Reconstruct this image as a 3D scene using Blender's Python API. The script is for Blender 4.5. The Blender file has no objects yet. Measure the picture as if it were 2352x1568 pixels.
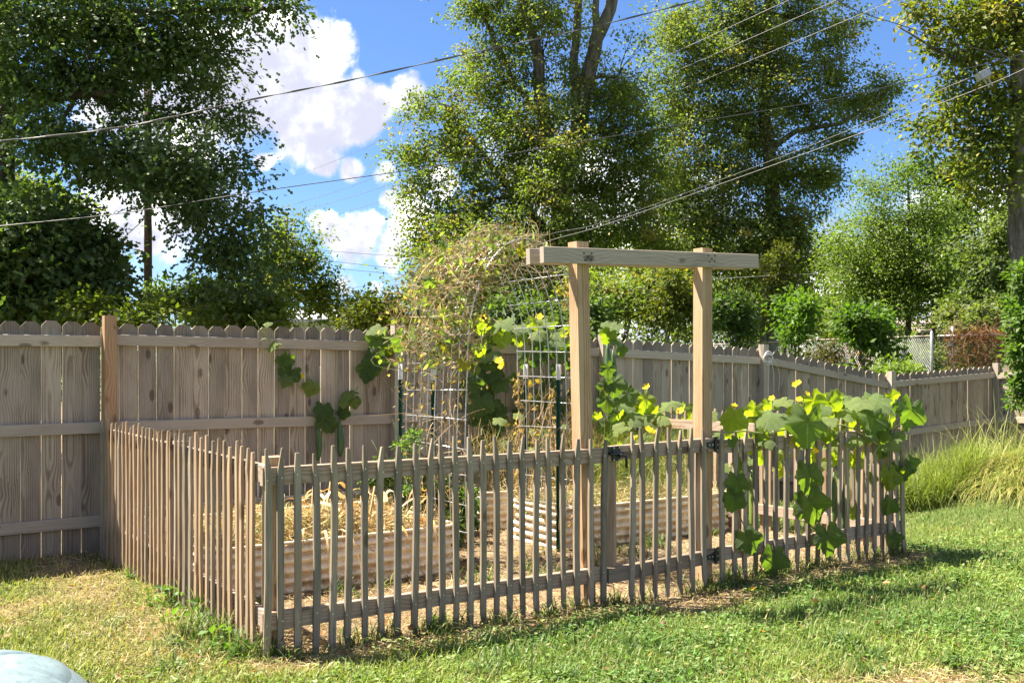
import bpy, math, random
import numpy as np
from mathutils import Vector, Matrix

R = math.radians
rng = np.random.default_rng(7)
random.seed(7)
S = bpy.context.scene
COL = S.collection

# ------------------------------------------------------------------ camera
F, CX, HY, EYE = 2318.0, 1176.0, 836.0, 1.5        # measured on the photo at 2352 px width
cam = bpy.data.cameras.new('camera')
cam.sensor_width = 36.0
cam.lens = 36.0 * F / 2352.0
cam.shift_y = (HY - 784.0) / 2352.0
cam.clip_start, cam.clip_end = 0.05, 3000
camo = bpy.data.objects.new('camera', cam)
COL.objects.link(camo)
camo.location = (0, 0, EYE)
camo.rotation_euler = (R(90), 0, 0)
S.camera = camo

# ------------------------------------------------------------------ sun, sky
SUN = Vector((-1.255, 0.336, 2.13)).normalized()    # towards the sun
sl = bpy.data.lights.new('sun', 'SUN')
sl.energy = 4.1
sl.angle = R(0.6)
sl.color = (1.0, 0.93, 0.80)
so = bpy.data.objects.new('sun', sl)
COL.objects.link(so)
so.rotation_euler = SUN.to_track_quat('Z', 'Y').to_euler()
so.location = (0, 0, 30)
S.view_settings.view_transform = 'Standard'
S.view_settings.look = 'None'
S.view_settings.exposure = 2.35
S.view_settings.gamma = 1.0
S.view_settings.use_curve_mapping = False
S.render.engine = 'CYCLES'
S.cycles.max_bounces = 7
S.cycles.diffuse_bounces = 4
S.cycles.transmission_bounces = 4
S.cycles.use_denoising = True


def pix(px, py, Y):
    """photo pixel (2352 wide) at distance Y -> a point of the place"""
    return Vector(((px - CX) / F * Y, Y, EYE + (HY - py) / F * Y))


def src(x, y):
    return x / 1.06293, y / 1.06293


class NT:
    def __init__(s, tree):
        s.t = tree
        s.t.nodes.clear()

    def n(s, typ, **kw):
        nd = s.t.nodes.new(typ)
        for k, v in kw.items():
            setattr(nd, k, v)
        return nd

    def l(s, a, b):
        s.t.links.new(a, b)

    def val(s, sock, v):
        if hasattr(v, 'node'):
            s.l(v, sock)
        else:
            sock.default_value = v

    def m(s, op, a, b=None, c=None, clamp=False):
        nd = s.n('ShaderNodeMath', operation=op, use_clamp=clamp)
        s.val(nd.inputs[0], a)
        if b is not None:
            s.val(nd.inputs[1], b)
        if c is not None:
            s.val(nd.inputs[2], c)
        return nd.outputs[0]

    def v(s, op, a, b=None, out=0):
        nd = s.n('ShaderNodeVectorMath', operation=op)
        s.val(nd.inputs[0], a)
        if b is not None:
            if op == 'SCALE':
                s.val(nd.inputs[3], b)
            else:
                s.val(nd.inputs[1], b)
        return nd.outputs[out]

    def mix(s, f, a, b, mode='MIX'):
        nd = s.n('ShaderNodeMix', data_type='RGBA', blend_type=mode)
        s.val(nd.inputs[0], f)
        s.val(nd.inputs[6], a if hasattr(a, 'node') else (*a, 1))
        s.val(nd.inputs[7], b if hasattr(b, 'node') else (*b, 1))
        return nd.outputs[2]

    def noise(s, vec, scale, detail=3, rough=.55, dist=0.0, out=0):
        nd = s.n('ShaderNodeTexNoise')
        nd.inputs['Scale'].default_value = scale
        nd.inputs['Detail'].default_value = detail
        nd.inputs['Roughness'].default_value = rough
        nd.inputs['Distortion'].default_value = dist
        s.l(vec, nd.inputs['Vector'])
        return nd.outputs[out]

    def step(s, x, lo, hi, a=0.0, b=1.0):
        nd = s.n('ShaderNodeMapRange', interpolation_type='SMOOTHSTEP')
        s.val(nd.inputs[0], x)
        nd.inputs[1].default_value, nd.inputs[2].default_value = lo, hi
        nd.inputs[3].default_value, nd.inputs[4].default_value = a, b
        return nd.outputs[0]


def build_world():
    w = bpy.data.worlds.new('World')
    S.world = w
    w.use_nodes = True
    t = NT(w.node_tree)
    sky = t.n('ShaderNodeTexSky', sky_type='NISHITA')
    sky.sun_disc = False
    sky.sun_elevation = math.asin(SUN.z)
    sky.sun_rotation = math.atan2(SUN.x, SUN.y)
    sky.altitude = 300
    sky.air_density = 1.0
    sky.dust_density = 0.3
    sky.ozone_density = 2.5
    d = t.n('ShaderNodeTexCoord').outputs['Generated']
    d = t.v('NORMALIZE', d)
    # cumulus: round puffs given by direction, edges broken by noise
    puffs = [(520, 210, 120), (600, 175, 130), (665, 110, 90), (720, 110, 75), (600, 90, 75), (460, 230, 90),
             (690, 270, 105), (640, 235, 95), (780, 270, 85), (830, 280, 70), (700, 318, 60), (870, 240, 45), (940, 222, 48),
             (605, 370, 24), (745, 376, 42), (810, 392, 40), (880, 396, 42), (940, 470, 62), (900, 455, 36), (1010, 420, 50), (760, 535, 52),
             (830, 530, 60), (900, 560, 46), (820, 580, 55), (740, 520, 35), (890, 590, 48), (800, 655, 40), (860, 660, 30),
             (290, 505, 60), (330, 540, 45), (200, 520, 55), (250, 590, 40), (330, 260, 90), (420, 300, 80), (240, 240, 80), (2300, 470, 60), (2200, 480, 50)]
    nz = t.noise(d, 5.5, 8, .60)
    nz2 = t.noise(d, 20.0, 5, .6)
    field = None
    lower = None
    for (px, py, r) in puffs:
        q = Vector(((px - CX) / F, 1, (HY - py) / F))
        rr = r / F / q.length
        q.normalize()
        ds = t.v('DISTANCE', d, tuple(q), out=1)
        f = t.m('SUBTRACT', 1.0, t.m('DIVIDE', ds, rr * 1.12))
        field = f if field is None else t.m('SMOOTH_MAX', field, f, 0.25)
    wob = t.m('MULTIPLY', t.m('SUBTRACT', nz, .5), 3.4)
    wob = t.m('ADD', wob, t.m('MULTIPLY', t.m('SUBTRACT', nz2, .5), 1.5))
    f1 = t.m('ADD', t.m('SUBTRACT', t.m('MINIMUM', field, .62), -.02), wob)
    f1 = t.m('MINIMUM', f1, t.m('MULTIPLY', t.m('ADD', field, .25), 3.0))
    # fair weather cumulus round the rest of the sky, coverage raised for fill light
    gen = t.noise(t.v('ADD', d, (3.7, 1.9, .4)), 3.1, 8, .62)
    f2 = t.m('MULTIPLY', t.m('SUBTRACT', gen, .53), 4.0)
    dens = t.m('MAXIMUM', f1, f2)
    a = t.step(dens, -0.08, .36)
    # soft body shading: brighter where denser towards the sun
    d2 = t.v('ADD', d, tuple(Vector((-.018, 0, .026))))
    nzs = t.noise(d2, 5.5, 8, .60)
    nzs2 = t.noise(t.v('ADD', d, (-.006, 0, .008)), 20.0, 5, .6)
    rel = t.m('ADD', t.m('MULTIPLY', t.m('SUBTRACT', nz, nzs), 3.0), t.m('MULTIPLY', t.m('SUBTRACT', nz2, nzs2), 1.2))
    rel = t.m('ADD', rel, t.m('MULTIPLY', t.m('SUBTRACT', .45, dens), .30))
    lit = t.step(rel, -.36, .46)
    cl = t.mix(t.step(lit, .0, .7), (2.2, 2.25, 2.75), (3.5, 3.55, 3.75))
    cl = t.mix(t.step(lit, .55, 1.0), cl, (11.5, 11.1, 10.6))  # lit cloud set warm and very bright to fill the shade
    skyc = t.mix(1.0, sky.outputs[0], (0.33, 0.42, 0.56), 'MULTIPLY')
    col = t.mix(a, skyc, cl)
    bg = t.n('ShaderNodeBackground')
    t.l(col, bg.inputs[0])
    bg.inputs[1].default_value = 0.07
    o = t.n('ShaderNodeOutputWorld')
    t.l(bg.outputs[0], o.inputs[0])


build_world()

# ------------------------------------------------------------------ mesh helpers
def np_mesh(name, verts, faces, mats=(), colors=None, smooth=False):
    """faces: list of int arrays (n,k)"""
    me = bpy.data.meshes.new(name)
    verts = np.asarray(verts, dtype=np.float32).reshape(-1, 3)
    faces = [np.asarray(f, dtype=np.int32) for f in faces if len(f)]
    me.vertices.add(len(verts))
    me.vertices.foreach_set('co', verts.ravel())
    nl = sum(f.size for f in faces)
    npoly = sum(len(f) for f in faces)
    me.loops.add(nl)
    me.loops.foreach_set('vertex_index', np.concatenate([f.ravel() for f in faces]))
    me.polygons.add(npoly)
    starts = []
    k = 0
    for f in faces:
        starts.append(k + np.arange(len(f)) * f.shape[1])
        k += f.size
    me.polygons.foreach_set('loop_start', np.concatenate(starts).astype(np.int32))
    me.polygons.foreach_set('use_smooth', np.full(npoly, bool(smooth)))
    for m in mats:
        me.materials.append(m)
    me.update(calc_edges=True)
    if colors is not None:
        at = me.attributes.new('tint', 'FLOAT_COLOR', 'POINT')
        c = np.ones((len(verts), 4), dtype=np.float32)
        c[:, :3] = colors
        at.data.foreach_set('color', c.ravel())
    return me


class MB:
    """collects verts and faces of one mesh"""
    def __init__(s):
        s.v, s.f, s.n, s.c = [], {}, 0, []

    def add(s, verts, faces, col=None):
        verts = np.asarray(verts, dtype=np.float64).reshape(-1, 3)
        for f in faces:
            s.f.setdefault(len(f), []).append([i + s.n for i in f])
        s.v.append(verts)
        s.c.append(np.tile(np.array(col if col is not None else (1, 1, 1)), (len(verts), 1)))
        s.n += len(verts)

    def box(s, c, sz, M=None):
        x, y, z = [q / 2 for q in sz]
        v = np.array([(-x, -y, -z), (x, -y, -z), (x, y, -z), (-x, y, -z), (-x, -y, z), (x, -y, z), (x, y, z), (-x, y, z)])
        if M is not None:
            v = v @ np.array(M.to_3x3()).T
        s.add(v + np.array(c), [(0, 3, 2, 1), (4, 5, 6, 7), (0, 1, 5, 4), (1, 2, 6, 5), (2, 3, 7, 6), (3, 0, 4, 7)])

    def tube(s, pts, rad, sides=6, cap=True, col=None):
        pts = [Vector(p) for p in pts]
        n = len(pts)
        if n < 2:
            return
        if not hasattr(rad, '__len__'):
            rad = [rad] * n
        V = []
        t = (pts[1] - pts[0])
        up = Vector((0, 0, 1)) if abs(t.normalized().z) < .9 else Vector((1, 0, 0))
        a = t.cross(up).normalized()
        for i, p in enumerate(pts):
            t = (pts[min(i + 1, n - 1)] - pts[max(i - 1, 0)])
            if t.length < 1e-9:
                t = Vector((0, 0, 1))
            t.normalize()
            a = (a - t * a.dot(t))
            if a.length < 1e-6:
                a = t.orthogonal()
            a.normalize()
            b = t.cross(a)
            for k in range(sides):
                an = 2 * math.pi * k / sides
                V.append(p + (a * math.cos(an) + b * math.sin(an)) * rad[i])
        Fc = []
        for i in range(n - 1):
            for k in range(sides):
                k2 = (k + 1) % sides
                Fc.append((i * sides + k, i * sides + k2, (i + 1) * sides + k2, (i + 1) * sides + k))
        if cap:
            Fc.append(tuple(range(sides))[::-1])
            Fc.append(tuple((n - 1) * sides + k for k in range(sides)))
        s.add([tuple(q) for q in V], Fc, col)

    def mesh(s, name, mat=None, smooth=False, colors=False):
        v = np.concatenate(s.v)
        return np_mesh(name, v, [np.array(f) for f in s.f.values()], [mat] if mat else [], np.concatenate(s.c) if colors else None, smooth)


def link(name, data, parent=None, loc=None, M=None):
    o = bpy.data.objects.new(name, data)
    COL.objects.link(o)
    if parent is not None:
        o.parent = parent
    if M is not None:
        o.matrix_basis = M
    elif loc is not None:
        o.location = loc
    return o


def tag(o, label=None, cat=None, group=None, kind=None):
    if label:
        o['label'] = label
    if cat:
        o['category'] = cat
    if group:
        o['group'] = group
    if kind:
        o['kind'] = kind
    return o


def thing(name, label, cat, loc=(0, 0, 0), group=None):
    return tag(link(name, None, None, loc), label, cat, group)


def part(name, mb, mat, parent, smooth=False, colors=False, world=True):
    """part whose verts are in world space, stored relative to the parent"""
    me = mb.mesh(name, mat, smooth, colors) if isinstance(mb, MB) else mb
    o = link(name, me, parent)
    if world and parent is not None:
        off = Vector(parent.location)
        p = parent
        while p.parent is not None:
            p = p.parent
            off += Vector(p.location)
        me.transform(Matrix.Translation(-off))
    return o


# ------------------------------------------------------------------ noise and ground
_tab = np.random.default_rng(3).random((256, 256))


def vnoise(x, y):
    x, y = np.asarray(x, float), np.asarray(y, float)
    xi, yi = np.floor(x).astype(int), np.floor(y).astype(int)
    fx, fy = x - xi, y - yi
    fx, fy = fx * fx * (3 - 2 * fx), fy * fy * (3 - 2 * fy)
    g = lambda a, b: _tab[a & 255, b & 255]
    return (g(xi, yi) * (1 - fx) + g(xi + 1, yi) * fx) * (1 - fy) + (g(xi, yi + 1) * (1 - fx) + g(xi + 1, yi + 1) * fx) * fy


def fbm(x, y, o=4):
    r, a, s = 0, .5, 0
    for i in range(o):
        r = r + a * vnoise(x * 2 ** i + 17 * i, y * 2 ** i + 9 * i)
        s += a
        a *= .5
    return r / s


TH = R(34)
C0 = Vector((-1.24, 5.08, 0))
U = Vector((math.cos(TH), math.sin(TH), 0))
V = Vector((-math.sin(TH), math.cos(TH), 0))
UR = 5.22                       # u of the right corner of the picket fence
PH = R(35)
P0 = Vector((-3.25, 8.1, 0))    # tall post of the back fence
UB = Vector((math.cos(PH), math.sin(PH), 0))
NB = Vector((math.sin(PH), -math.cos(PH), 0))       # towards the viewer


def G(u, v, z=0.0):
    p = C0 + U * u + V * v
    return Vector((p.x, p.y, z))


def B(t, n=0.0, z=0.0):
    p = P0 + UB * t + NB * n
    return Vector((p.x, p.y, z))


def sst(a, b, x):
    t = np.clip((x - a) / (b - a), 0, 1)
    return t * t * (3 - 2 * t)


def gz(x, y):
    x, y = np.asarray(x, float), np.asarray(y, float)
    c = B(10.8)
    d2 = (x - c.x) ** 2 + (y - c.y) ** 2
    z = -.46 * np.exp(-d2 / 9.0)
    nb = (x - P0.x) * NB.x + (y - P0.y) * NB.y
    beh = sst(3.0, 11.0, -nb) * sst(-2, 6, x)
    z = z * (1 - beh) + .92 * beh
    z = z + (fbm(x * 1.7, y * 1.7, 3) - .5) * .05 * (1 - sst(12, 25, y))
    z = z + .64 * np.exp(-((x - 6.35) / 1.60) ** 4 - ((y - 10.95) / .95) ** 2)
    g = G(2.65, -.05)
    z = z - .03 * np.exp(-((x - g.x) ** 2 + (y - g.y) ** 2) / .35)
    return z


def gzf(p):
    return float(gz(p[0], p[1]))


def uv_of(x, y):
    dx, dy = np.asarray(x) - C0.x, np.asarray(y) - C0.y
    return dx * U.x + dy * U.y, dx * V.x + dy * V.y


def dryness(x, y):
    x, y = np.asarray(x, float), np.asarray(y, float)
    u, v = uv_of(x, y)
    n1 = fbm(x * 1.3 + 5, y * 1.3 + 2, 4)
    n2 = fbm(x * 4.1, y * 4.1 + 8, 3)
    inside = sst(-.02, .12, u) * sst(-.12, .05, v) * (1 - sst(UR - .1, UR + .1, u))
    d = .86 * inside * (.72 + .5 * n2)
    # strip of cut dry grass along the pickets
    strip = np.exp(-((v + .10) / .17) ** 2) * sst(-.3, .1, u) * (1 - sst(UR, UR + .25, u))
    gate = np.exp(-((u - 2.75) / .55) ** 2 - ((v + .22) / .2) ** 2)
    left = np.exp(-((u + .35) / .42) ** 2) * sst(-.5, .3, v)
    d = np.maximum(d, .95 * strip)
    d = np.maximum(d, gate)
    d = np.maximum(d, .50 * left * (.5 + n1))
    outl = (1 - sst(-.2, .1, u)) * sst(-1.5, .2, v)
    d = np.maximum(d, outl * sst(.46, .68, n1) * .45)
    bare = np.exp(-((x - 2.15) / .62) ** 2 - ((y - 4.62) / .30) ** 2)
    d = np.maximum(d, 1.15 * bare)
    d = np.maximum(d, .55 * sst(.58, .72, n1) * (1 - sst(-.5, .8, x)))
    return np.clip(d * (.75 + .5 * n2), 0, 1)


# ------------------------------------------------------------------ materials
def mat(name):
    m = bpy.data.materials.new(name)
    m.use_nodes = True
    return m, NT(m.node_tree)


def out(t, sh):
    o = t.n('ShaderNodeOutputMaterial')
    t.l(sh, o.inputs[0])


def princ(t, col, rough=.6, spec=.3, metal=0.0, normal=None):
    p = t.n('ShaderNodeBsdfPrincipled')
    t.val(p.inputs['Base Color'], col if hasattr(col, 'node') else (*col, 1))
    t.val(p.inputs['Roughness'], rough)
    p.inputs['Specular IOR Level'].default_value = spec
    p.inputs['Metallic'].default_value = metal
    if normal is not None:
        t.l(normal, p.inputs['Normal'])
    return p.outputs[0]


def bump(t, h, dist=.002, strength=.6):
    b = t.n('ShaderNodeBump')
    b.inputs['Distance'].default_value = dist
    b.inputs['Strength'].default_value = strength
    t.l(h, b.inputs['Height'])
    return b.outputs[0]


def wood(name, light, dark, warm=None, ring=30, knots=True, stain=.35, var=.35, mould=None, fib=.35, splash=None):
    """grain runs along the local Z axis; every object gets its own cut through the log"""
    m, t = mat(name)
    oc = t.n('ShaderNodeTexCoord').outputs['Object']
    rnd = t.n('ShaderNodeObjectInfo').outputs['Random']
    cx = t.n('ShaderNodeCombineXYZ')
    t.l(t.m('MULTIPLY', rnd, 7.31), cx.inputs[0])
    t.l(t.m('MULTIPLY', rnd, 3.17), cx.inputs[1])
    t.l(t.m('MULTIPLY', rnd, 91.7), cx.inputs[2])
    p = t.v('ADD', oc, cx.outputs[0])
    # knots: sparse cells, grain bends round them
    kn = t.n('ShaderNodeTexVoronoi')
    kn.inputs['Scale'].default_value = 1.0
    t.l(t.v('MULTIPLY', p, (7.5, 7.5, 3.4)), kn.inputs['Vector'])
    kd = kn.outputs['Distance']
    kr = t.n('ShaderNodeSeparateColor')
    t.l(kn.outputs['Color'], kr.inputs[0])
    has = t.m('GREATER_THAN', kr.outputs[0], .38 if knots else 2.0)
    kmask = t.m('MULTIPLY', t.step(t.m('ADD', kd, t.m('MULTIPLY', t.m('SUBTRACT', t.noise(t.v('MULTIPLY', p, (70, 70, 30)), 1.0, 2), .5), .10)), .21, .12), has)
    kbend = t.m('MULTIPLY', t.step(kd, .75, .0), has)
    low = t.noise(t.v('MULTIPLY', p, (3.5, 3.5, .38)), 1.0, 2, .5, out=1)
    low = t.v('SUBTRACT', low, (.5, .5, .5))
    pr = t.v('ADD', t.v('MULTIPLY', t.v('SUBTRACT', p, (0, 0, 0)), (1, 1, .015)), t.v('MULTIPLY', low, (.05, .05, 0)))
    rc = t.n('ShaderNodeCombineXYZ')
    t.l(t.m('MULTIPLY', t.m('FRACT', t.m('MULTIPLY', rnd, 13.7)), .10), rc.inputs[0])
    t.l(t.m('ADD', t.m('MULTIPLY', t.m('FRACT', t.m('MULTIPLY', rnd, 29.3)), .10), .02), rc.inputs[1])
    t.l(t.m('MULTIPLY', kbend, .02), rc.inputs[2])
    po = t.v('MULTIPLY', oc, (1, 1, .015))
    po = t.v('ADD', t.v('ADD', po, rc.outputs[0]), t.v('MULTIPLY', low, (.035, .035, 0)))
    kb = t.n('ShaderNodeCombineXYZ')
    t.l(t.m('MULTIPLY', kbend, .014), kb.inputs[0])
    t.l(t.m('MULTIPLY', kbend, .014), kb.inputs[1])
    po = t.v('ADD', po, kb.outputs[0])
    wv = t.n('ShaderNodeTexWave', wave_type='RINGS', rings_direction='Z', wave_profile='SIN')
    wv.inputs['Scale'].default_value = ring
    wv.inputs['Distortion'].default_value = 0.6
    wv.inputs['Detail'].default_value = 2
    t.l(po, wv.inputs['Vector'])
    ringv = wv.outputs['Fac']
    fibre = t.noise(t.v('MULTIPLY', p, (260, 260, 5)), 1.0, 3, .6)
    crack = t.noise(t.v('MULTIPLY', p, (90, 90, 1.6)), 1.0, 4, .65)
    blot = t.noise(t.v('MULTIPLY', p, (7, 7, 2.2)), 1.0, 4, .6)
    g = t.m('ADD', t.m('MULTIPLY', ringv, .17), t.m('MULTIPLY', fibre, fib + .15))
    g = t.m('ADD', g, t.m('MULTIPLY', crack, .40))
    g = t.step(g, .25, .95)
    col = t.mix(g, light, dark)
    if warm:
        col = t.mix(t.m('MULTIPLY', t.step(ringv, .35, .9), t.step(blot, .35, .6)), col, warm)
    col = t.mix(t.m('MULTIPLY', t.step(blot, .48, .75), stain), col, tuple(c * .45 for c in dark))
    if mould:
        hi = t.n('ShaderNodeSeparateXYZ')
        t.l(oc, hi.inputs[0])
        mm = t.m('MULTIPLY', t.step(t.noise(t.v('MULTIPLY', p, (14, 14, 3)), 1.0, 3), .45, .62), mould)
        col = t.mix(mm, col, (.12, .115, .07))
    if splash:
        hs = t.n('ShaderNodeSeparateXYZ')
        t.l(oc, hs.inputs[0])
        nb_ = t.noise(t.v('MULTIPLY', p, (22, 22, 5)), 1.0, 4, .65)
        low_ = t.m('MULTIPLY', t.step(t.m('ADD', hs.outputs[2], t.m('MULTIPLY', nb_, .5)), .85, .35), .55)
        top_ = t.m('MULTIPLY', t.step(t.m('ADD', hs.outputs[2], t.m('MULTIPLY', nb_, .22)), 1.88, 2.02), .6)
        col = t.mix(t.m('ADD', low_, top_, clamp=True), col, splash)
    col = t.mix(t.m('MULTIPLY', t.step(crack, .62, .75), .55), col, tuple(c * .3 for c in dark))
    col = t.mix(t.m('MULTIPLY', kmask, .72), col, (dark[0] * .34, dark[1] * .27, dark[2] * .23))
    r2 = t.m('FRACT', t.m('MULTIPLY', rnd, 57.3))
    col = t.mix(1.0, col, t.mix(r2, tuple(1 - var * q for q in (1, 1, .95)), tuple(1 + var * .5 * q for q in (1, .97, .92))), 'MULTIPLY')
    h = t.m('SUBTRACT', t.m('ADD', t.m('MULTIPLY', fibre, .5), t.m('MULTIPLY', ringv, .3)), t.m('MULTIPLY', crack, .8))
    out(t, princ(t, col, .78, .2, normal=bump(t, h, .0022, .7)))
    return m


W_FENCE = wood('weathered_fence_wood', (.445, .368, .282), (.262, .210, .160), warm=(.24, .17, .115), ring=30, var=.30, splash=(.15, .125, .095))
W_FENCE_LT = wood('weathered_rail_wood', (.48, .40, .31), (.31, .25, .19), ring=26, var=.16, stain=.25)
W_POST = wood('cedar_toned_post_wood', (.42, .275, .16), (.27, .155, .08), warm=(.33, .17, .08), ring=26, var=.08, stain=.12)
W_NEW = wood('fresh_pine_post_wood', (.50, .355, .215), (.345, .22, .115), warm=(.33, .18, .08), ring=22, var=.05, stain=.3)
W_BEAM = wood('greyed_pine_beam_wood', (.45, .37, .29), (.25, .20, .155), ring=24, var=.08, stain=.5)
W_PICKET = wood('rough_split_picket_wood', (.39, .325, .245), (.225, .18, .133), warm=(.29, .20, .12), ring=30, var=.34, stain=.6, mould=.3, fib=.6)
W_PICKET2 = wood('brown_split_picket_wood', (.43, .325, .22), (.27, .19, .122), warm=(.34, .21, .11), ring=30, var=.25, stain=.4, fib=.6)
W_RAIL = wood('picket_rail_wood', (.42, .325, .245), (.25, .18, .13), warm=(.30, .19, .12), ring=26, var=.12, stain=.3)
W_DIRTY = wood('dirty_gate_rail_wood', (.27, .205, .145), (.14, .105, .075), ring=26, var=.1, stain=.7)


def plain(name, col, rough=.5, spec=.4, metal=0., nscale=None, namp=.3, bumpd=None):
    m, t = mat(name)
    c = col
    nrm = None
    if nscale:
        oc = t.n('ShaderNodeTexCoord').outputs['Object']
        nz = t.noise(oc, nscale, 4, .6)
        c = t.mix(t.step(nz, .3, .7), tuple(q * (1 - namp) for q in col), tuple(min(1, q * (1 + namp * .6)) for q in col))
        if bumpd:
            nrm = bump(t, nz, bumpd, .5)
    out(t, princ(t, c, rough, spec, metal, nrm))
    return m


def leaf_mat(name, trans=.42, rough=.42, spec=.4, ty=(1.55, 1.75, .55), veins=False):
    m, t = mat(name)
    at = t.n('ShaderNodeAttribute', attribute_name='tint')
    col = at.outputs['Color']
    nrm = None
    if veins:
        oc = t.n('ShaderNodeTexCoord').outputs['Object']
        sp = t.n('ShaderNodeSeparateXYZ')
        t.l(oc, sp.inputs[0])
        ang = t.m('ARCTAN2', sp.outputs[1], sp.outputs[0])
        vv = t.m('ABSOLUTE', t.m('SINE', t.m('MULTIPLY', ang, 2.5)))
        vein = t.step(vv, .10, .03)
        nz = t.noise(oc, 45, 3, .6)
        rnd = t.n('ShaderNodeObjectInfo').outputs['Random']
        col = t.mix(t.m('MULTIPLY', t.step(nz, .4, .7), .35), col, t.mix(.5, col, (.03, .06, .01)))
        col = t.mix(t.m('MULTIPLY', vein, .5), col, (.26, .34, .14))
        col = t.mix(1.0, col, t.mix(rnd, (.75, .8, .8), (1.25, 1.15, 1.0)), 'MULTIPLY')
        nrm = bump(t, t.m('ADD', nz, t.m('MULTIPLY', vein, -.8)), .02, .8)
    p = princ(t, col, rough, spec, normal=nrm)
    tr = t.n('ShaderNodeBsdfTranslucent')
    t.l(t.mix(1.0, col, ty, 'MULTIPLY'), tr.inputs[0])
    mx = t.n('ShaderNodeMixShader')
    mx.inputs[0].default_value = trans
    t.l(p, mx.inputs[1])
    t.l(tr.outputs[0], mx.inputs[2])
    out(t, mx.outputs[0])
    return m


M_LEAF = leaf_mat('tree_leaf', .46, .52, .3)
M_OAK = leaf_mat('oak_leaf', .36, .5, .3, (1.4, 1.6, .5))
M_GRASS = leaf_mat('grass_blade', .35, .5, .3, (1.35, 1.5, .7))
M_STRAW = leaf_mat('dry_straw', .22, .65, .25, (1.2, 1.1, .8))
M_VINE = leaf_mat('gourd_vine_leaf', .45, .5, .35, (2.1, 2.3, .35), veins=True)
M_PETAL = leaf_mat('yellow_petal', .35, .6, .2, (1.1, 1.0, .6))
M_STEM = leaf_mat('green_stem', .15, .5, .3)


def bark(name, a, b):
    m, t = mat(name)
    g = t.n('ShaderNodeTexCoord').outputs['Object']
    n1 = t.noise(t.v('MULTIPLY', g, (9, 9, 2)), 1.0, 5, .65)
    n2 = t.noise(g, 1.3, 3)
    col = t.mix(t.step(n1, .35, .65), a, b)
    col = t.mix(t.m('MULTIPLY', t.step(n2, .5, .7), .4), col, (.12, .13, .07))
    out(t, princ(t, col, .9, .1, normal=bump(t, n1, .04, .8)))
    return m


M_BARK = bark('grey_bark', (.07, .055, .042), (.20, .165, .13))
M_BARKD = bark('dark_bark', (.04, .032, .026), (.12, .095, .075))


def ground_mat():
    m, t = mat('lawn_ground')
    at = t.n('ShaderNodeAttribute', attribute_name='tint')
    pos = t.n('ShaderNodeNewGeometry').outputs['Position']
    n1 = t.noise(pos, 9, 5, .65)
    n2 = t.noise(pos, 60, 4, .6)
    n3 = t.noise(pos, 2.2, 3, .5)
    sp = t.n('ShaderNodeSeparateColor')
    t.l(at.outputs['Color'], sp.inputs[0])
    dry = sp.outputs[0]
    green = t.mix(t.step(n2, .3, .7), (.05, .075, .018), (.11, .14, .036))
    green = t.mix(t.m('MULTIPLY', t.step(n3, .45, .7), .5), green, (.11, .115, .035))
    straw = t.mix(t.step(n2, .3, .7), (.17, .115, .065), (.36, .27, .165))
    soil = t.mix(t.step(n2, .35, .65), (.10, .066, .04), (.22, .145, .09))
    dr = t.mix(t.step(n1, .42, .6), straw, soil)
    f = t.step(t.m('ADD', dry, t.m('MULTIPLY', t.m('SUBTRACT', n1, .5), .7)), .25, .55)
    col = t.mix(f, green, dr)
    out(t, princ(t, col, .95, .1, normal=bump(t, t.m('ADD', n2, n1), .03, .8)))
    return m


M_GROUND = ground_mat()
M_METAL = plain('galvanised_wire', (.62, .62, .60), .35, .5, .7, 30, .25)
M_CHAIN = plain('galvanised_chain_link', (.50, .50, .49), .45, .5, .55, 20, .3)
M_CABLE = plain('black_cable', (.045, .043, .045), .45, .5)
M_CABLE2 = plain('grey_bare_cable', (.15, .145, .14), .5, .4, .2)
M_IRON = plain('black_painted_iron', (.012, .012, .013), .38, .5, 0, 60, .3)
M_SCREW = plain('zinc_screw', (.62, .62, .62), .3, .5, .8)
M_TPOST = plain('green_painted_steel', (.012, .055, .032), .45, .45, 0, 40, .3)
M_WHITE = plain('white_paint', (.72, .72, .70), .55, .4, 0, 50, .12)
M_GREYBOX = plain('grey_cast_aluminium', (.42, .41, .39), .5, .4, .3, 30, .2)
M_POLE = bark('tarred_pole_wood', (.035, .025, .02), (.10, .07, .05))


def bed_mat():
    m, t = mat('tan_corrugated_steel')
    oc = t.n('ShaderNodeTexCoord').outputs['Object']
    n1 = t.noise(oc, 7, 4, .6)
    n2 = t.noise(t.v('MULTIPLY', oc, (30, 30, 9)), 1.0, 4, .6)
    n3 = t.noise(oc, 120, 2, .5)
    sp = t.n('ShaderNodeSeparateXYZ')
    t.l(oc, sp.inputs[0])
    col = t.mix(t.step(n1, .35, .7), (.84, .74, .55), (.72, .59, .40))
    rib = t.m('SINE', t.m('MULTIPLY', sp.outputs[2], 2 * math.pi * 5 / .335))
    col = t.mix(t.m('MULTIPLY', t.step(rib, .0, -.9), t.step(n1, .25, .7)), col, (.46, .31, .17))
    low = t.step(sp.outputs[2], .20, .0)
    col = t.mix(t.m('MULTIPLY', t.step(n2, .46, .66), t.m('ADD', .22, t.m('MULTIPLY', low, .6))), col, (.22, .13, .07))
    col = t.mix(t.m('MULTIPLY', t.step(n3, .62, .72), .4), col, (.25, .17, .10))
    out(t, princ(t, col, .42, .45))
    return m


M_BED = bed_mat()
M_SOIL = plain('bed_soil', (.09, .06, .04), .95, .1, 0, 25, .5, .02)


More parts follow.
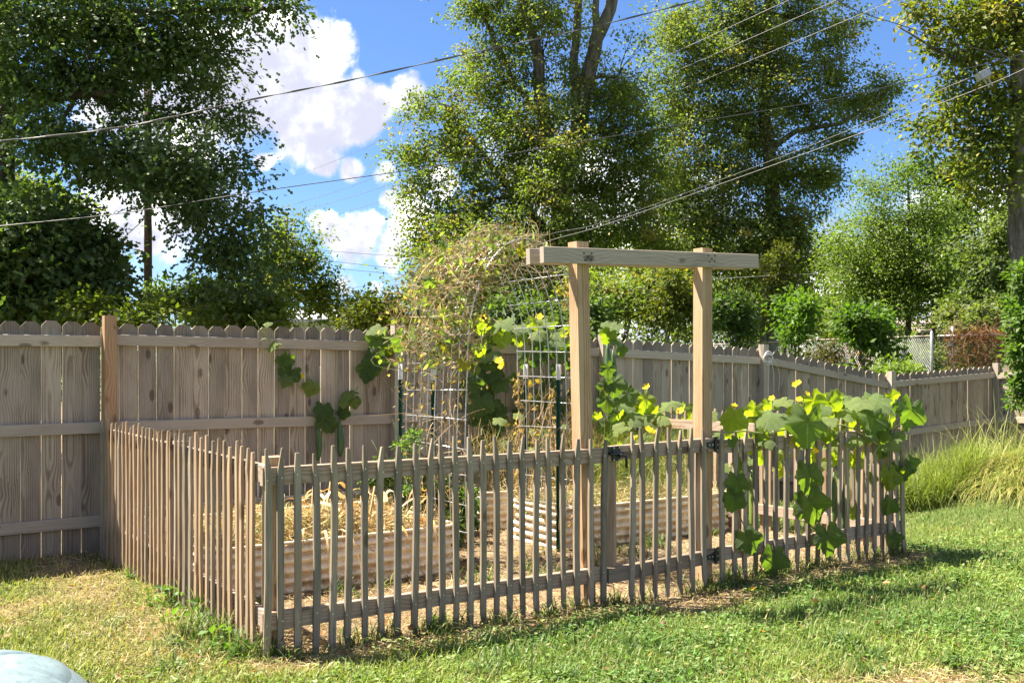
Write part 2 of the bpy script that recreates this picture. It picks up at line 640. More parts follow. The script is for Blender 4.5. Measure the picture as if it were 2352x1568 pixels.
def plastic_mat():
    m, t = mat('pale_blue_plastic')
    oc = t.n('ShaderNodeTexCoord').outputs['Object']
    n1 = t.noise(oc, 6, 4, .6)
    n2 = t.noise(oc, 160, 2, .5)
    n3 = t.noise(oc, 30, 4, .7)
    col = t.mix(t.step(n1, .35, .7), (.155, .21, .225), (.19, .25, .265))
    col = t.mix(t.m('MULTIPLY', t.step(n3, .50, .66), .55), col, (.10, .125, .12))
    col = t.mix(t.m('MULTIPLY', t.step(n2, .66, .72), .6), col, (.15, .14, .10))
    out(t, princ(t, col, .45, .35, normal=bump(t, n2, .0015, .35)))
    return m


M_PLASTIC = plastic_mat()

# ------------------------------------------------------------------ ground
def build_ground():
    xs = np.unique(np.concatenate([np.linspace(-9, 12, 211), np.linspace(-45, -9, 37), np.linspace(12, 50, 39), np.array([-900, -400, -150, -80, 80, 150, 400, 900])]))
    ys = np.unique(np.concatenate([np.linspace(2, 17, 151), np.linspace(17, 50, 45), np.array([-200, -60, -20, -8, -2, 0, 70, 110, 200, 500, 1500])]))
    X, Y = np.meshgrid(xs, ys)
    Z = gz(X, Y)
    v = np.stack([X, Y, Z], -1).reshape(-1, 3)
    nx, ny = len(xs), len(ys)
    i = (np.arange(ny - 1)[:, None] * nx + np.arange(nx - 1)[None]).ravel()
    f = np.stack([i, i + 1, i + nx + 1, i + nx], -1)
    d = dryness(v[:, 0], v[:, 1])
    o = link('ground', np_mesh('ground', v, [f], [M_GROUND], np.repeat(d[:, None], 3, 1), True))
    tag(o, kind='structure')


build_ground()

# ------------------------------------------------------------------ timber helpers
def box_mesh(name, sx, sy, L, mat_, z0=0.0, bev=.003):
    """length along Z from z0, small chamfers on the long edges"""
    mb = MB()
    x, y, b = sx / 2, sy / 2, bev
    ring = [(-x + b, -y), (x - b, -y), (x, -y + b), (x, y - b), (x - b, y), (-x + b, y), (-x, y - b), (-x, -y + b)]
    vs = [(p[0], p[1], z0) for p in ring] + [(p[0], p[1], z0 + L) for p in ring]
    fs = [(i, (i + 1) % 8, 8 + (i + 1) % 8, 8 + i) for i in range(8)] + [tuple(range(8))[::-1], tuple(range(8, 16))]
    mb.add(vs, fs)
    return mb.mesh(name, mat_)


_bm = {}


def beam(name, p0, p1, up, wid, thk, mat_, parent):
    """timber from p0 to p1: wid measured along 'up', thk across; local Z runs along it"""
    p0, p1 = Vector(p0), Vector(p1)
    d = p1 - p0
    L = d.length
    z = d.normalized()
    x = Vector(up)
    x = (x - z * x.dot(z)).normalized()
    y = z.cross(x)
    M = Matrix(((x.x, y.x, z.x, 0), (x.y, y.y, z.y, 0), (x.z, y.z, z.z, 0), (0, 0, 0, 1)))
    M.translation = p0 - (Vector(parent.location) if parent else Vector())
    return link(name, box_mesh(name, wid, thk, L, mat_), parent, M=M)


def rotz(a):
    return Matrix.Rotation(a, 4, 'Z')


# ------------------------------------------------------------------ tall privacy fence
def dog_ear(w, L, th, mat_):
    mb = MB()
    x, c = w / 2, .036
    o = [(-x, 0), (x, 0), (x, L - c), (x - c, L), (-x + c, L), (-x, L - c)]
    y = th / 2
    vs = [(a, -y, b) for a, b in o] + [(a, y, b) for a, b in o]
    fs = [tuple(range(6)), tuple(range(6, 12))[::-1]] + [((i + 1) % 6, i, 6 + i, 6 + (i + 1) % 6) for i in range(6)]
    mb.add(vs, fs)
    return mb.mesh('fence_board', mat_)


DOG = [dog_ear(w, 1.95, .016, W_FENCE) for w in (.1375, .1395, .141)]
TOPS = [(-3, 1.835), (0, 1.833), (3.47, 1.82), (5.5, 1.772), (7.73, 1.70), (10.34, 1.358), (13.04, 1.473), (16, 1.47)]


def top_z(t):
    return float(np.interp(t, [a for a, b in TOPS], [b for a, b in TOPS]))


def fence_boards(parent, pfun, ang, t0, t1, topf, pitch=.1452):
    t = t0
    while t < t1:
        z = topf(t) + random.uniform(-.008, .006)
        p = pfun(t, 0, 0)
        M = Matrix.Translation(Vector((p.x, p.y, z - 1.95)) - Vector(parent.location)) @ rotz(ang + random.uniform(-.012, .012)) @ Matrix.Rotation(random.uniform(-.004, .004), 4, 'Y')
        link('fence_board', random.choice(DOG), parent, M=M)
        t += pitch + random.uniform(-.002, .0025)


def build_back_fence():
    loc = B(0, 0, 0)
    f = thing('privacy_fence', 'long weathered grey dog eared board fence across the back of the yard', 'fence', loc)
    fence_boards(f, B, PH, -3.9, 13.0, top_z)
    posts = [-2.65, 0, 2.6, 5.15, 7.73, 10.34, 13.04]
    for t in posts:
        tz = 1.885 if t == 0 else top_z(t) + .045
        base = B(t, .055 if t != 0 else .075, -.7)
        sz = .092
        M = Matrix.Translation(base - loc) @ rotz(PH)
        o = link('post', box_mesh('post', sz, sz, tz + .7, W_POST if t == 0 else W_FENCE_LT), f, M=M)
        if t == 0:
            o['label'] = 'newer orange brown post standing taller than the boards'
    for (a, b) in zip(posts[:-1], posts[1:]):
        for k, dz in enumerate((.147, .845, 1.585)):
            za, zb = top_z(a) - dz, top_z(b) - dz
            j = [random.uniform(-.012, .012) for _ in range(2)]
            beam('rail', B(a + .048, .030, za + j[0]), B(b - .048, .030, zb + j[1]), (0, 0, 1), .089, .038, W_FENCE_LT, f)


build_back_fence()
CW = B(13.04, 0, 0)
UWa = R(-52)
UWv = Vector((math.cos(UWa), math.sin(UWa), 0))


def build_wing():
    f = thing('privacy_fence', 'sunlit silvery board fence turning the corner at the far right', 'fence', CW)
    pf = lambda t, n, z: Vector((CW.x + UWv.x * t, CW.y + UWv.y * t, z))
    fence_boards(f, pf, UWa, .14, 3.9, lambda t: 1.50 + .015 * t)
    nn = Vector((-UWv.y * -1, UWv.x * -1, 0))
    nn = Vector((UWv.y, -UWv.x, 0))
    for dz in (.18, .85, 1.585):
        beam('rail', pf(.07, 0, 1.5 - dz) + nn * .03, pf(2.6, 0, 1.53 - dz) + nn * .03, (0, 0, 1), .089, .038, W_FENCE_LT, f)
    for t in (2.65,):
        M = Matrix.Translation(pf(t, 0, -.6) + nn * .055 - CW) @ rotz(UWa)
        link('post', box_mesh('post', .09, .09, 2.15, W_FENCE_LT), f, M=M)


build_wing()

# ------------------------------------------------------------------ picket fences
def picket_mesh(k, mat_, L=1.075):
    r = random.Random(k)
    mb = MB()
    w, th = r.uniform(.033, .040), r.uniform(.016, .020)
    zs = [-.03, .18, .42, .68, .90, .965, L]
    vs = []
    bx = by = 0
    bend = r.uniform(-.012, .012)
    style = k % 4
    for i, z in enumerate(zs):
        q = (z / L)
        cx = bend * math.sin(math.pi * q) + r.uniform(-.0015, .0015)
        cy = r.uniform(-.002, .002)
        ww, tt = w * r.uniform(.93, 1.05), th * r.uniform(.92, 1.06)
        if i == 5:
            ww *= .92
        if i == 6:
            ww *= (.32, .42, .55, .22)[style]
            cx += (.009, -.008, 0, -.010)[style]
            tt *= .8
        if i == 0:
            ww *= .85
        x, y = ww / 2, tt / 2
        vs += [(cx - x, cy - y, z), (cx + x, cy - y, z), (cx + x, cy + y, z), (cx - x, cy + y, z)]
    fs = []
    n = len(zs)
    for i in range(n - 1):
        for j in range(4):
            j2 = (j + 1) % 4
            fs.append((i * 4 + j, i * 4 + j2, i * 4 + 4 + j2, i * 4 + 4 + j))
    fs += [(3, 2, 1, 0), tuple(4 * (n - 1) + j for j in range(4))]
    mb.add(vs, fs)
    return mb.mesh('picket', mat_)


PKT = [picket_mesh(k, W_PICKET) for k in range(12)]
PKTB = [picket_mesh(k + 40, W_PICKET2) for k in range(12)]


def u_of_px(px):
    r = (px - CX) / F
    return (C0.y * r - C0.x) / (U.x - U.y * r)


def screws(parent, pts, nrm):
    mb = MB()
    n = Vector(nrm)
    a = n.cross(Vector((0, 0, 1))).normalized()
    b = Vector((0, 0, 1))
    for p in pts:
        c = Vector(p)
        vs = [tuple(c + (a * math.cos(q) + b * math.sin(q)) * .0048) for q in np.linspace(0, 2 * math.pi, 7)[:-1]] + [tuple(c + (a * math.cos(q) + b * math.sin(q)) * .004 + n * .002) for q in np.linspace(0, 2 * math.pi, 7)[:-1]]
        mb.add(vs, [tuple(range(6, 12))] + [(i, (i + 1) % 6, 6 + (i + 1) % 6, 6 + i) for i in range(6)])
    o = part('screws', mb, M_SCREW, parent)
    o['kind'] = 'stuff'


NF = Vector((U.y, -U.x, 0))     # outward normal of the front pickets (towards the viewer)
RT, RBT = .932, .198            # heights of the rail centres


def put_picket(parent, p, ang, meshes, z=0.0, lean=.012, sc=1.0):
    M = Matrix.Translation(Vector((p.x, p.y, z)) - Vector(parent.location)) @ rotz(ang + random.uniform(-.10, .10)) @ Matrix.Rotation(random.uniform(-lean, lean), 4, 'Y') @ Matrix.Diagonal((1, 1, sc, 1))
    return link('picket', random.choice(meshes), parent, M=M)


def build_front_left():
    f = thing('picket_fence', 'front run of rough pointed pickets between the near corner post and the gate', 'picket fence', G(0, 0))
    xs = [611, 645, 684, 725, 762, 797, 838, 877, 912, 951, 985, 1016, 1048, 1080, 1110, 1140, 1171, 1201, 1232, 1262, 1295, 1327, 1357, 1386]
    sc = []
    for x in xs:
        u = u_of_px(x)
        p = G(u, 0)
        g = gzf(p)
        put_picket(f, p, TH, PKT, g - .005, .014, random.uniform(.975, 1.02))
        for z in (RT, RBT):
            sc.append(G(u + random.uniform(-.006, .006), 0, z + random.uniform(-.02, .02)) + NF * .0095)
    screws(f, sc, NF)
    u1 = u_of_px(1395)
    beam('rail', G(-.012, .030, RT), G(u1, .030, RT - .004), (0, 0, 1), .092, .038, W_RAIL, f)
    beam('rail', G(-.012, .030, RBT), G(u1, .030, RBT - .012), (0, 0, 1), .092, .038, W_RAIL, f)
    M = Matrix.Translation(G(.075, .097, -.3) - G(0, 0)) @ rotz(TH)
    link('post', box_mesh('post', .089, .089, 1.325, W_NEW), f, M=M)


build_front_left()
LE = Vector((-3.235, 7.96, 0))          # where the left run meets the back fence
LD = (LE - C0).normalized()
LANG = math.atan2(LD.y, LD.x)
NL = Vector((-LD.y, LD.x, 0))           # outward (left)


def build_left():
    o0 = C0 + NL * .0
    f = thing('picket_fence', 'left side run of closely spaced pickets from the near corner to the back fence', 'picket fence', C0)
    xs = [(180 + x / 3.136) / 1.063 for x in (1385, 1348, 1305, 1265, 1214, 1165, 1127, 1078, 1033, 988, 947, 903, 862, 824, 792, 757, 730, 697, 662, 632, 602, 570, 539, 510, 477, 447, 420, 390, 358, 337, 302, 272, 250, 225)]
    sc = []
    ss = []
    for x in xs:
        r = (x - CX) / F
        s_ = (r * C0.y - C0.x) / (LD.x - r * LD.y)
        ss.append(s_)
    last = ss[-1]
    ss += [last + .085 * k for k in range(1, 6) if last + .085 * k < 3.52]
    for i, s_ in enumerate(ss):
        p = C0 + LD * s_ + NL * .010
        put_picket(f, p, LANG, PKTB if random.random() < .7 else PKT, gzf(p) - .01, .010, random.uniform(.985, 1.025))
    L = 3.45
    for z in (RT + .01, RBT + .01):
        a = C0 + LD * .03 - NL * .022
        b = C0 + LD * L - NL * .022
        beam('rail', (a.x, a.y, z), (b.x, b.y, z + .01), (0, 0, 1), .092, .038, W_RAIL, f)
    for s_ in (1.75, 3.38):
        p = C0 + LD * s_ - NL * .088
        M = Matrix.Translation(Vector((p.x, p.y, -.3)) - C0) @ rotz(LANG)
        link('post', box_mesh('post', .089, .089, 1.30, W_NEW), f, M=M)


build_left()


def build_arbor():
    a = thing('gate_arbor', 'tall pale pine frame of two posts and a double crossbeam over the garden gate', 'arbor', G(2.6, .1))
    L = Vector(a.location)
    uL, uR = u_of_px(1368) - .005, u_of_px(1634) + .01
    vP = .049 + .046
    zt = 2.262
    # the left post leans a little
    for (u, du, zz) in ((uL, -.058, zt), (uR, .004, zt + .028)):
        z = Vector(G(u + du, vP, zz)) - G(u, vP, 0)
        p0 = G(u, vP, 0) - z * .15
        beam('post', p0, G(u + du, vP, zz), U, .094, .094, W_NEW, a)
    z0, z1 = 2.146, 2.234
    ua, ub = u_of_px(1240) + .035, u_of_px(1745)
    for k, v in enumerate((vP - .0655, vP + .0655)):
        o = beam('beam', G(ua + (0 if k == 0 else -.01), v, z0 + .012), G(ub + (0 if k == 0 else -.03), v, z1 - .012), (0, 0, 1), .098, .040, W_BEAM, a)
    # bolt heads on the front board
    mb = MB()
    for u0 in (uL - .05, uR):
        for (du, dz) in ((-.03, .03), (.03, .035), (-.02, -.03), (.028, -.02), (.002, .0)):
            c = G(u0 + du, vP - .0875, z0 + (z1 - z0) * (u0 - ua) / (ub - ua) + dz * .7)
            mb.tube([c, c + NF * .003], .006, 6)
    part('screw_heads', mb, M_IRON, a)['kind'] = 'stuff'
    # faded grade stamp on the front of each post
    for u0 in (uL - .045, uR):
        pass
    return uL, uR


UL, URP = build_arbor()


def build_gate():
    g0, g1 = u_of_px(1398), u_of_px(1652)
    f = thing('picket_gate', 'low wooden picket gate with black latch hung under the arbor', 'gate', G((g0 + g1) / 2, .03, .05))
    sc = []
    for x in (1449, 1474, 1504, 1532, 1561, 1590, 1618):
        u = u_of_px(x)
        put_picket(f, G(u, -.002), TH, PKT, .012, .018, random.uniform(.975, 1.005))
        for z in (RT + .015, RBT + .01):
            sc.append(G(u, -.002, z + random.uniform(-.015, .015)) + NF * .0095)
    screws(f, sc, NF)
    beam('rail', G(g0 + .006, .030, RT + .006), G(g1 - .012, .030, RT + .022), (0, 0, 1), .092, .038, W_RAIL, f)
    o = beam('rail', G(g0 + .006, .026, RBT - .028), G(g1 - .012, .026, RBT + .0), (0, 0, 1), .092, .042, W_DIRTY, f)
    o['label'] = 'mud stained lower gate rail'
    for u in (g0 + .062, g1 - .125):
        beam('stile', G(u, .069, RBT + .022), G(u, .069, RT - .03), U, .089, .038, W_RAIL, f)
    # latch: plate, housing, handle
    lt = link('latch', None, f, Vector(G(g0 + .03, 0, RT)) - Vector(f.location))
    ML = rotz(TH)
    mb = MB()
    mb.box(G(g0 + .062, .003, RT + .005), (.062, .012, .092), ML)
    mb.box(G(g0 - .002, .004, RT + .025), (.045, .012, .05), ML)
    for du in (.04, .084):
        for dz in (.038, -.032):
            pass
    part('latch_plate', mb, M_IRON, lt)
    mb = MB()
    mb.tube([G(g0 + .07, -.012, RT - .002), G(g0 + .085, -.03, RT - .004), G(g0 + .115, -.034, RT - .012), G(g0 + .118, -.034, RT - .085)], .0085, 8)
    mb.tube([G(g0 + .0, -.014, RT + .006), G(g0 + .105, -.014, RT + .006)], .010, 8)
    part('latch_handle', mb, M_IRON, lt, True)
    mb = MB()
    for du in (.04, .084):
        for dz in (.042, -.034):
            c = G(g0 + du, -.004, RT + dz)
            mb.tube([c, c + NF * .003], .0048, 6)
    part('screws', mb, M_SCREW, lt)['kind'] = 'stuff'
    for z in (RT + .022, RBT + .0):
        mb = MB()
        mb.box(G(g1 - .018, .008, z), (.034, .010, .105), ML)
        # tapered strap
        a, b = g1 - .036, g1 - .135
        vs = []
        for v in (.010, .004):
            for (u, h) in ((a, .032), (b, .010)):
                vs += [tuple(G(u, v, z - h)), tuple(G(u, v, z + h))]
        mb.add(vs, [(4, 5, 7, 6), (0, 2, 3, 1), (0, 1, 5, 4), (2, 6, 7, 3), (1, 3, 7, 5), (0, 4, 6, 2)])
        mb.tube([G(g1 - .036, -.001, z - .05), G(g1 - .036, -.001, z + .05)], .007, 8)
        h = part('hinge', mb, M_IRON, f)
        mb = MB()
        for (u, dz) in ((g1 - .012, .04), (g1 - .012, 0), (g1 - .012, -.04), (g1 - .06, 0), (g1 - .09, 0)):
            c = G(u, .0025, z + dz)
            mb.tube([c, c + NF * .003], .0048, 6)
        o = link('screws', mb.mesh('screws', M_SCREW), h)
        o.data.transform(Matrix.Translation(-Vector(f.location)))
        o['kind'] = 'stuff'


build_gate()


def build_front_right():
    f = thing('picket_fence', 'short front run of pickets right of the gate under the leafy gourd vine', 'picket fence', G(u_of_px(1660), 0))
    sc = []
    xs = [(1730 + x / 3.2667) / 1.063 for x in (112, 207, 290, 374, 462, 535, 622, 705, 790, 868, 958, 1042, 1112, 1190, 1255, 1322, 1385, 1440, 1502, 1556)]
    for x in xs:
        u = u_of_px(x)
        p = G(u, 0)
        put_picket(f, p, TH, PKT, gzf(p) - .005, .016, random.uniform(.98, 1.03))
        for z in (RT, RBT):
            sc.append(G(u, 0, z + random.uniform(-.02, .02)) + NF * .0095)
    screws(f, sc, NF)
    u0 = u_of_px(1655)
    for z in (RT, RBT):
        beam('rail', G(u0 + .01, .030, z + .005), G(UR - .0, .030, z + .015), (0, 0, 1), .092, .038, W_RAIL, f)
    M = Matrix.Translation(G(UR - .075, .097, -.3) - Vector(f.location)) @ rotz(TH)
    link('post', box_mesh('post', .089, .089, 1.33, W_RAIL), f, M=M)


build_front_right()


def build_right_side():
    f = thing('picket_fence', 'right side run of pickets going back from the vine covered corner', 'picket fence', G(UR, .05))
    v = .09
    while v < 3.3:
        p = G(UR + .012, v)
        put_picket(f, p, TH + R(90), PKTB if random.random() < .6 else PKT, max(gzf(p), -.12) - .01, .012, random.uniform(.98, 1.03))
        v += .098 + random.uniform(-.01, .01)
    for z in (RT, RBT):
        beam('rail', G(UR - .020, .055, z), G(UR - .020, 3.35, z - .04), (0, 0, 1), .092, .038, W_RAIL, f)
    for v in (1.7, 3.3):
        M = Matrix.Translation(G(UR - .085, v, -.4) - Vector(f.location)) @ rotz(TH)
        link('post', box_mesh('post', .089, .089, 1.40, W_RAIL), f, M=M)


build_right_side()

# ------------------------------------------------------------------ raised beds
def strands(n, boxes, L=(.1, .25), w=(.003, .006), cols=((.55, .40, .20), (.40, .27, .13)), seed=1, flat=.5, seg=4, up=0.0, curl=.6):
    """n thin curved ribbons; boxes() gives start points (n,3)"""
    r = np.random.default_rng(seed)
    P = boxes(n, r)
    az = r.uniform(0, 2 * np.pi, n)
    el = r.normal(up, flat, n)
    d = np.stack([np.cos(az) * np.cos(el), np.sin(az) * np.cos(el), np.sin(el)], -1)
    ln = r.uniform(L[0], L[1], n)
    wd = r.uniform(w[0], w[1], n)
    side = np.cross(d, r.normal(0, 1, (n, 3)))
    side /= np.linalg.norm(side, axis=1)[:, None] + 1e-9
    cv = r.normal(0, curl, (n, 3))
    vs = np.zeros((n, seg + 1, 2, 3))
    for k in range(seg + 1):
        q = k / seg
        c = P + d * (ln * (q - .5))[:, None] + cv * (ln * (q * q - q))[:, None] * .5
        ww = wd * (1 - .6 * q)
        vs[:, k, 0] = c - side * ww[:, None]
        vs[:, k, 1] = c + side * ww[:, None]
    idx = np.arange(n)[:, None] * (seg + 1) * 2
    fs = []
    for k in range(seg):
        fs.append(np.concatenate([idx + 2 * k, idx + 2 * k + 1, idx + 2 * k + 3, idx + 2 * k + 2], 1))
    c0, c1 = np.array(cols[0]), np.array(cols[1])
    tt = r.random((n, 1))
    c = (c0 * tt + c1 * (1 - tt)) * r.uniform(.7, 1.3, (n, 1))
    if len(cols) > 2:
        pick = r.random(n) < .22
        c[pick] = np.array(cols[2]) * r.uniform(.7, 1.3, (pick.sum(), 1))
    c = np.repeat(c, (seg + 1) * 2, 0)
    return vs.reshape(-1, 3), np.concatenate(fs), c


def stuff(name, label, cat, parts_, mat_, parent=None, loc=None):
    vs, fs, cs = [], [], []
    n = 0
    for (v, f, c) in parts_:
        vs.append(v)
        fs.append(f + n)
        cs.append(c)
        n += len(v)
    byk = {}
    for f in fs:
        byk.setdefault(f.shape[1], []).append(f)
    me = np_mesh(name, np.concatenate(vs), [np.concatenate(q) for q in byk.values()], [mat_], np.concatenate(cs))
    o = link(name, me, parent)
    if parent is not None:
        me.transform(Matrix.Translation(-Vector(parent.location)))
        o['kind'] = 'stuff'
    else:
        tag(o, label, cat, kind='stuff')
    return o


def bed_outline(u0, u1, v0, v1, r=.14):
    pts = []
    for (cu, cv, a0) in ((u1 - r, v0 + r, -90), (u1 - r, v1 - r, 0), (u0 + r, v1 - r, 90), (u0 + r, v0 + r, 180)):
        for k in range(9):
            a = R(a0 + k * 90 / 8)
            pts.append((cu + r * math.cos(a), cv + r * math.sin(a)))
    return pts


def build_bed(u0, u1, v0, v1, h, label, group='tan corrugated steel raised beds inside the picket fence'):
    loc = G((u0 + u1) / 2, (v0 + v1) / 2, 0)
    b = thing('raised_bed', label, 'raised bed', loc, group)
    o = bed_outline(u0, u1, v0, v1)
    n = len(o)
    # corrugated wall, outward normal taken from the outline
    nz = 46
    mb = MB()
    vs = []
    for i in range(nz):
        z = -.02 + (h + .02) * i / (nz - 1)
        amp = .017 * math.sin(2 * math.pi * (z / h) * 5.0)
        for k in range(n):
            a, c = Vector((*o[k - 1], 0)), Vector((*o[(k + 1) % n], 0))
            t = (c - a).normalized()
            nn = Vector((t.y, -t.x, 0))
            q = Vector((*o[k], 0)) + nn * amp
            vs.append(tuple(G(q.x, q.y, z)))
    fs = [(i * n + k, i * n + (k + 1) % n, (i + 1) * n + (k + 1) % n, (i + 1) * n + k) for i in range(nz - 1) for k in range(n)]
    mb.add(vs, fs)
    part('wall', mb, M_BED, b, True)
    mb = MB()
    mb.tube([G(p[0], p[1], h + .002) for p in o] + [G(*o[0], h + .002)], .011, 6, False)
    part('rim', mb, M_BED, b, True)
    mb = MB()
    mb.add([tuple(G(p[0], p[1], h - .07)) for p in o], [tuple(range(n))])
    part('soil', mb, M_SOIL, b)
    return b


STRAW = ((.62, .47, .26), (.36, .24, .12), (.26, .28, .09))


def build_beds():
    H = .335
    build_bed(.12, 1.96, 1.36, 2.25, H, 'near left tan corrugated bed heaped with straw and dried corn leaves')
    build_bed(3.02, 4.98, 1.57, 2.32, H, 'tan corrugated bed behind the gate filled with hay and grass')
    build_bed(.12, 2.35, 2.72, 3.38, H + .02, 'far left tan corrugated bed against the back fence')
    build_bed(3.05, 4.95, 2.76, 3.36, H, 'far right tan corrugated bed under the gourd vine at the back fence')

    def heap(u0, u1, v0, v1, z0, hh):
        def f(n, r):
            u, v = r.uniform(u0, u1, n), r.uniform(v0, v1, n)
            q = 1 - np.maximum(np.abs((u - (u0 + u1) / 2) / (u1 - u0) * 2), np.abs((v - (v0 + v1) / 2) / (v1 - v0) * 2)) ** 3
            z = z0 + r.random(n) ** .6 * hh * (.3 + .7 * q) * (.6 + .8 * vnoise(u * 3, v * 3))
            return np.stack([C0.x + U.x * u + V.x * v, C0.y + U.y * u + V.y * v, z], -1)
        return f
    stuff('straw_mulch', 'tangled brown straw heaped over the near left bed', 'straw', [
        strands(5200, heap(.18, 1.92, 1.42, 2.2, .27, .20), (.08, .3), (.002, .0045), STRAW, 1, .45),
        strands(900, heap(.18, 1.2, 1.42, 2.2, .30, .16), (.1, .35), (.002, .004), ((.45, .42, .20), (.36, .33, .13)), 3, .6)], M_STRAW)
    stuff('hay_mulch', 'dry hay and pale grass spread over the bed behind the gate', 'hay', [
        strands(3600, heap(3.06, 4.94, 1.62, 2.28, .27, .12), (.08, .3), (.002, .004), ((.55, .47, .25), (.42, .33, .15), (.20, .26, .08)), 5, .55)], M_STRAW)
    stuff('straw_mulch', 'thin straw lying on the far beds beside the back fence', 'straw', [
        strands(1800, heap(.18, 2.3, 2.78, 3.3, .29, .08), (.08, .3), (.002, .004), STRAW, 6, .5),
        strands(1500, heap(3.1, 4.9, 2.8, 3.3, .27, .1), (.08, .3), (.002, .004), STRAW, 7, .5)], M_STRAW)

    # dried corn leaves drooping over the near bed
    rr = random.Random(5)
    corn = thing('dried_corn_plant', 'withered orange brown corn stalks and leaves bent over the near left bed', 'dead plant', G(1.35, 1.75, .3))
    for k in range(5):
        u, v = 1.0 + .17 * k, rr.uniform(1.6, 2.0)
        mb = MB()
        top = .30 + rr.uniform(.25, .42)
        mb.tube([G(u, v, .25), G(u + .02, v, .4), G(u + rr.uniform(-.08, .08), v + .02, top)], [.011, .010, .006], 6, col=(.50, .33, .15))
        part('stalk', mb, M_STRAW, corn, True, True)
    for k in range(34):
        mb = MB()
        u, v = rr.uniform(.75, 1.85), rr.uniform(1.4, 2.05)
        z = rr.uniform(.36, .58)
        a = rr.uniform(0, 6.28)
        L = rr.uniform(.22, .5)
        if k < 7:
            v, a, z = 1.40, -1.57 + rr.uniform(-.4, .4), .37
        w = rr.uniform(.010, .020)
        vs = []
        n = 8
        side = Vector((-math.sin(a), math.cos(a)))
        for i in range(n):
            q = i / (n - 1)
            d = L * q * (1 - .35 * q)
            zz = z + .10 * math.sin(q * 2.4) - (.45 if k < 7 else .28) * L * q * q * 1.6
            zz = max(zz, .30 if v - .0 > 1.4 else .1)
            ww = w * (1 - q) ** .6
            tw = .5 * math.sin(4 * q + k)
            for sgn in (-1, 1):
                vs.append(tuple(G(u + math.cos(a) * d + side.x * ww * sgn, v + math.sin(a) * d + side.y * ww * sgn, zz + tw * ww * sgn)))
        fs = [(2 * i, 2 * i + 1, 2 * i + 3, 2 * i + 2) for i in range(n - 1)]
        c = rr.choice([(.55, .33, .12), (.62, .44, .20), (.40, .20, .07), (.65, .50, .28)])
        mb.add(vs, fs, c)
        part('leaf', mb, M_STRAW, corn, True, True)


build_beds()

# ------------------------------------------------------------------ wire arch trellis and its posts
AU0, AU1, AV0, AV1 = 1.985, 3.035, 1.30, 2.20


def arch_path():
    pts = []
    cu, rx = (AU0 + AU1) / 2, (AU1 - AU0) / 2
    zb, zs, zt = .22, 1.48, 2.44
    for z in np.linspace(zb, zs, 14)[:-1]:
        bulge = .02 * math.sin((z - zb) / (zs - zb) * math.pi)
        pts.append((AU0 - bulge, z))
    for a in np.linspace(math.pi, 0, 33):
        pts.append((cu + (rx + .03 * math.sin(a)) * math.cos(a), zs + (zt - zs) * math.sin(a)))
    for z in np.linspace(zs, zb, 14)[1:]:
        bulge = .02 * math.sin((z - zb) / (zs - zb) * math.pi)
        pts.append((AU1 + bulge, z))
    return pts


ARCH = arch_path()


def build_arch():
    a = thing('arch_trellis', 'galvanised wire panel bent into a tall arch between the two beds', 'trellis', G(2.5, 1.75, 0))
    for v in np.linspace(AV0, AV1, 9):
        mb = MB()
        mb.tube([G(u, v, z) for u, z in ARCH], .0040, 5)
        part('wire', mb, M_METAL, a, True)
    # cross wires every 20 cm of arc
    acc, nxt = 0, 0.06
    for (p, q) in zip(ARCH[:-1], ARCH[1:]):
        L = math.hypot(q[0] - p[0], q[1] - p[1])
        while nxt <= acc + L:
            k = (nxt - acc) / L
            u, z = p[0] + (q[0] - p[0]) * k, p[1] + (q[1] - p[1]) * k
            mb = MB()
            dz = random.uniform(-.012, .012)
            mb.tube([G(u, AV0 - .012, z + dz), G(u, AV1 + .012, z - dz)], .0042, 5)
            part('wire', mb, M_METAL, a, True)
            nxt += .205
        acc += L
    spots = [(919, 8.25, 'green steel stake with white tip at the far edge of the left trellis leg'),
             (994, 7.75, 'green steel stake with white tip at the near edge of the left trellis leg'),
             (1206, 8.75, 'green steel stake with white tip at the far edge of the right trellis leg'),
             (1281, 8.05, 'green steel stake with white tip at the near edge of the right trellis leg')]
    for (px, Y, lab) in spots:
        p = pix(px, 836, Y)
        t = thing('garden_stake', lab, 'stake', (p.x, p.y, 0), 'green steel stakes holding the wire arch')
        for (nm, z0, z1, m) in (('shaft', -.2, 1.375, M_TPOST), ('painted_tip', 1.375, 1.50, M_WHITE)):
            mb = MB()
            M = rotz(TH + .2)
            c = Vector((p.x, p.y, (z0 + z1) / 2))
            mb.box(c, (.034, .005, z1 - z0), M)
            off = M @ Vector((0, -.016, 0))
            mb.box(c + off, (.005, .027, z1 - z0), M)
            part(nm, mb, m, t)
        mb = MB()
        for z in np.arange(.3, 1.36, .055):
            mb.box(Vector((p.x, p.y, z)) + rotz(TH + .2) @ Vector((0, -.032, 0)), (.012, .012, .016), rotz(TH + .2))
        part('studs', mb, M_TPOST, t)['kind'] = 'stuff'


build_arch()

# ------------------------------------------------------------------ leaves
def frames(n, d, up):
    """vectorised local frames: x=d, z~up"""
    d = d / (np.linalg.norm(d, axis=1)[:, None] + 1e-9)
    y = np.cross(up, d)
    y /= np.linalg.norm(y, axis=1)[:, None] + 1e-9
    z = np.cross(d, y)
    return d, y, z


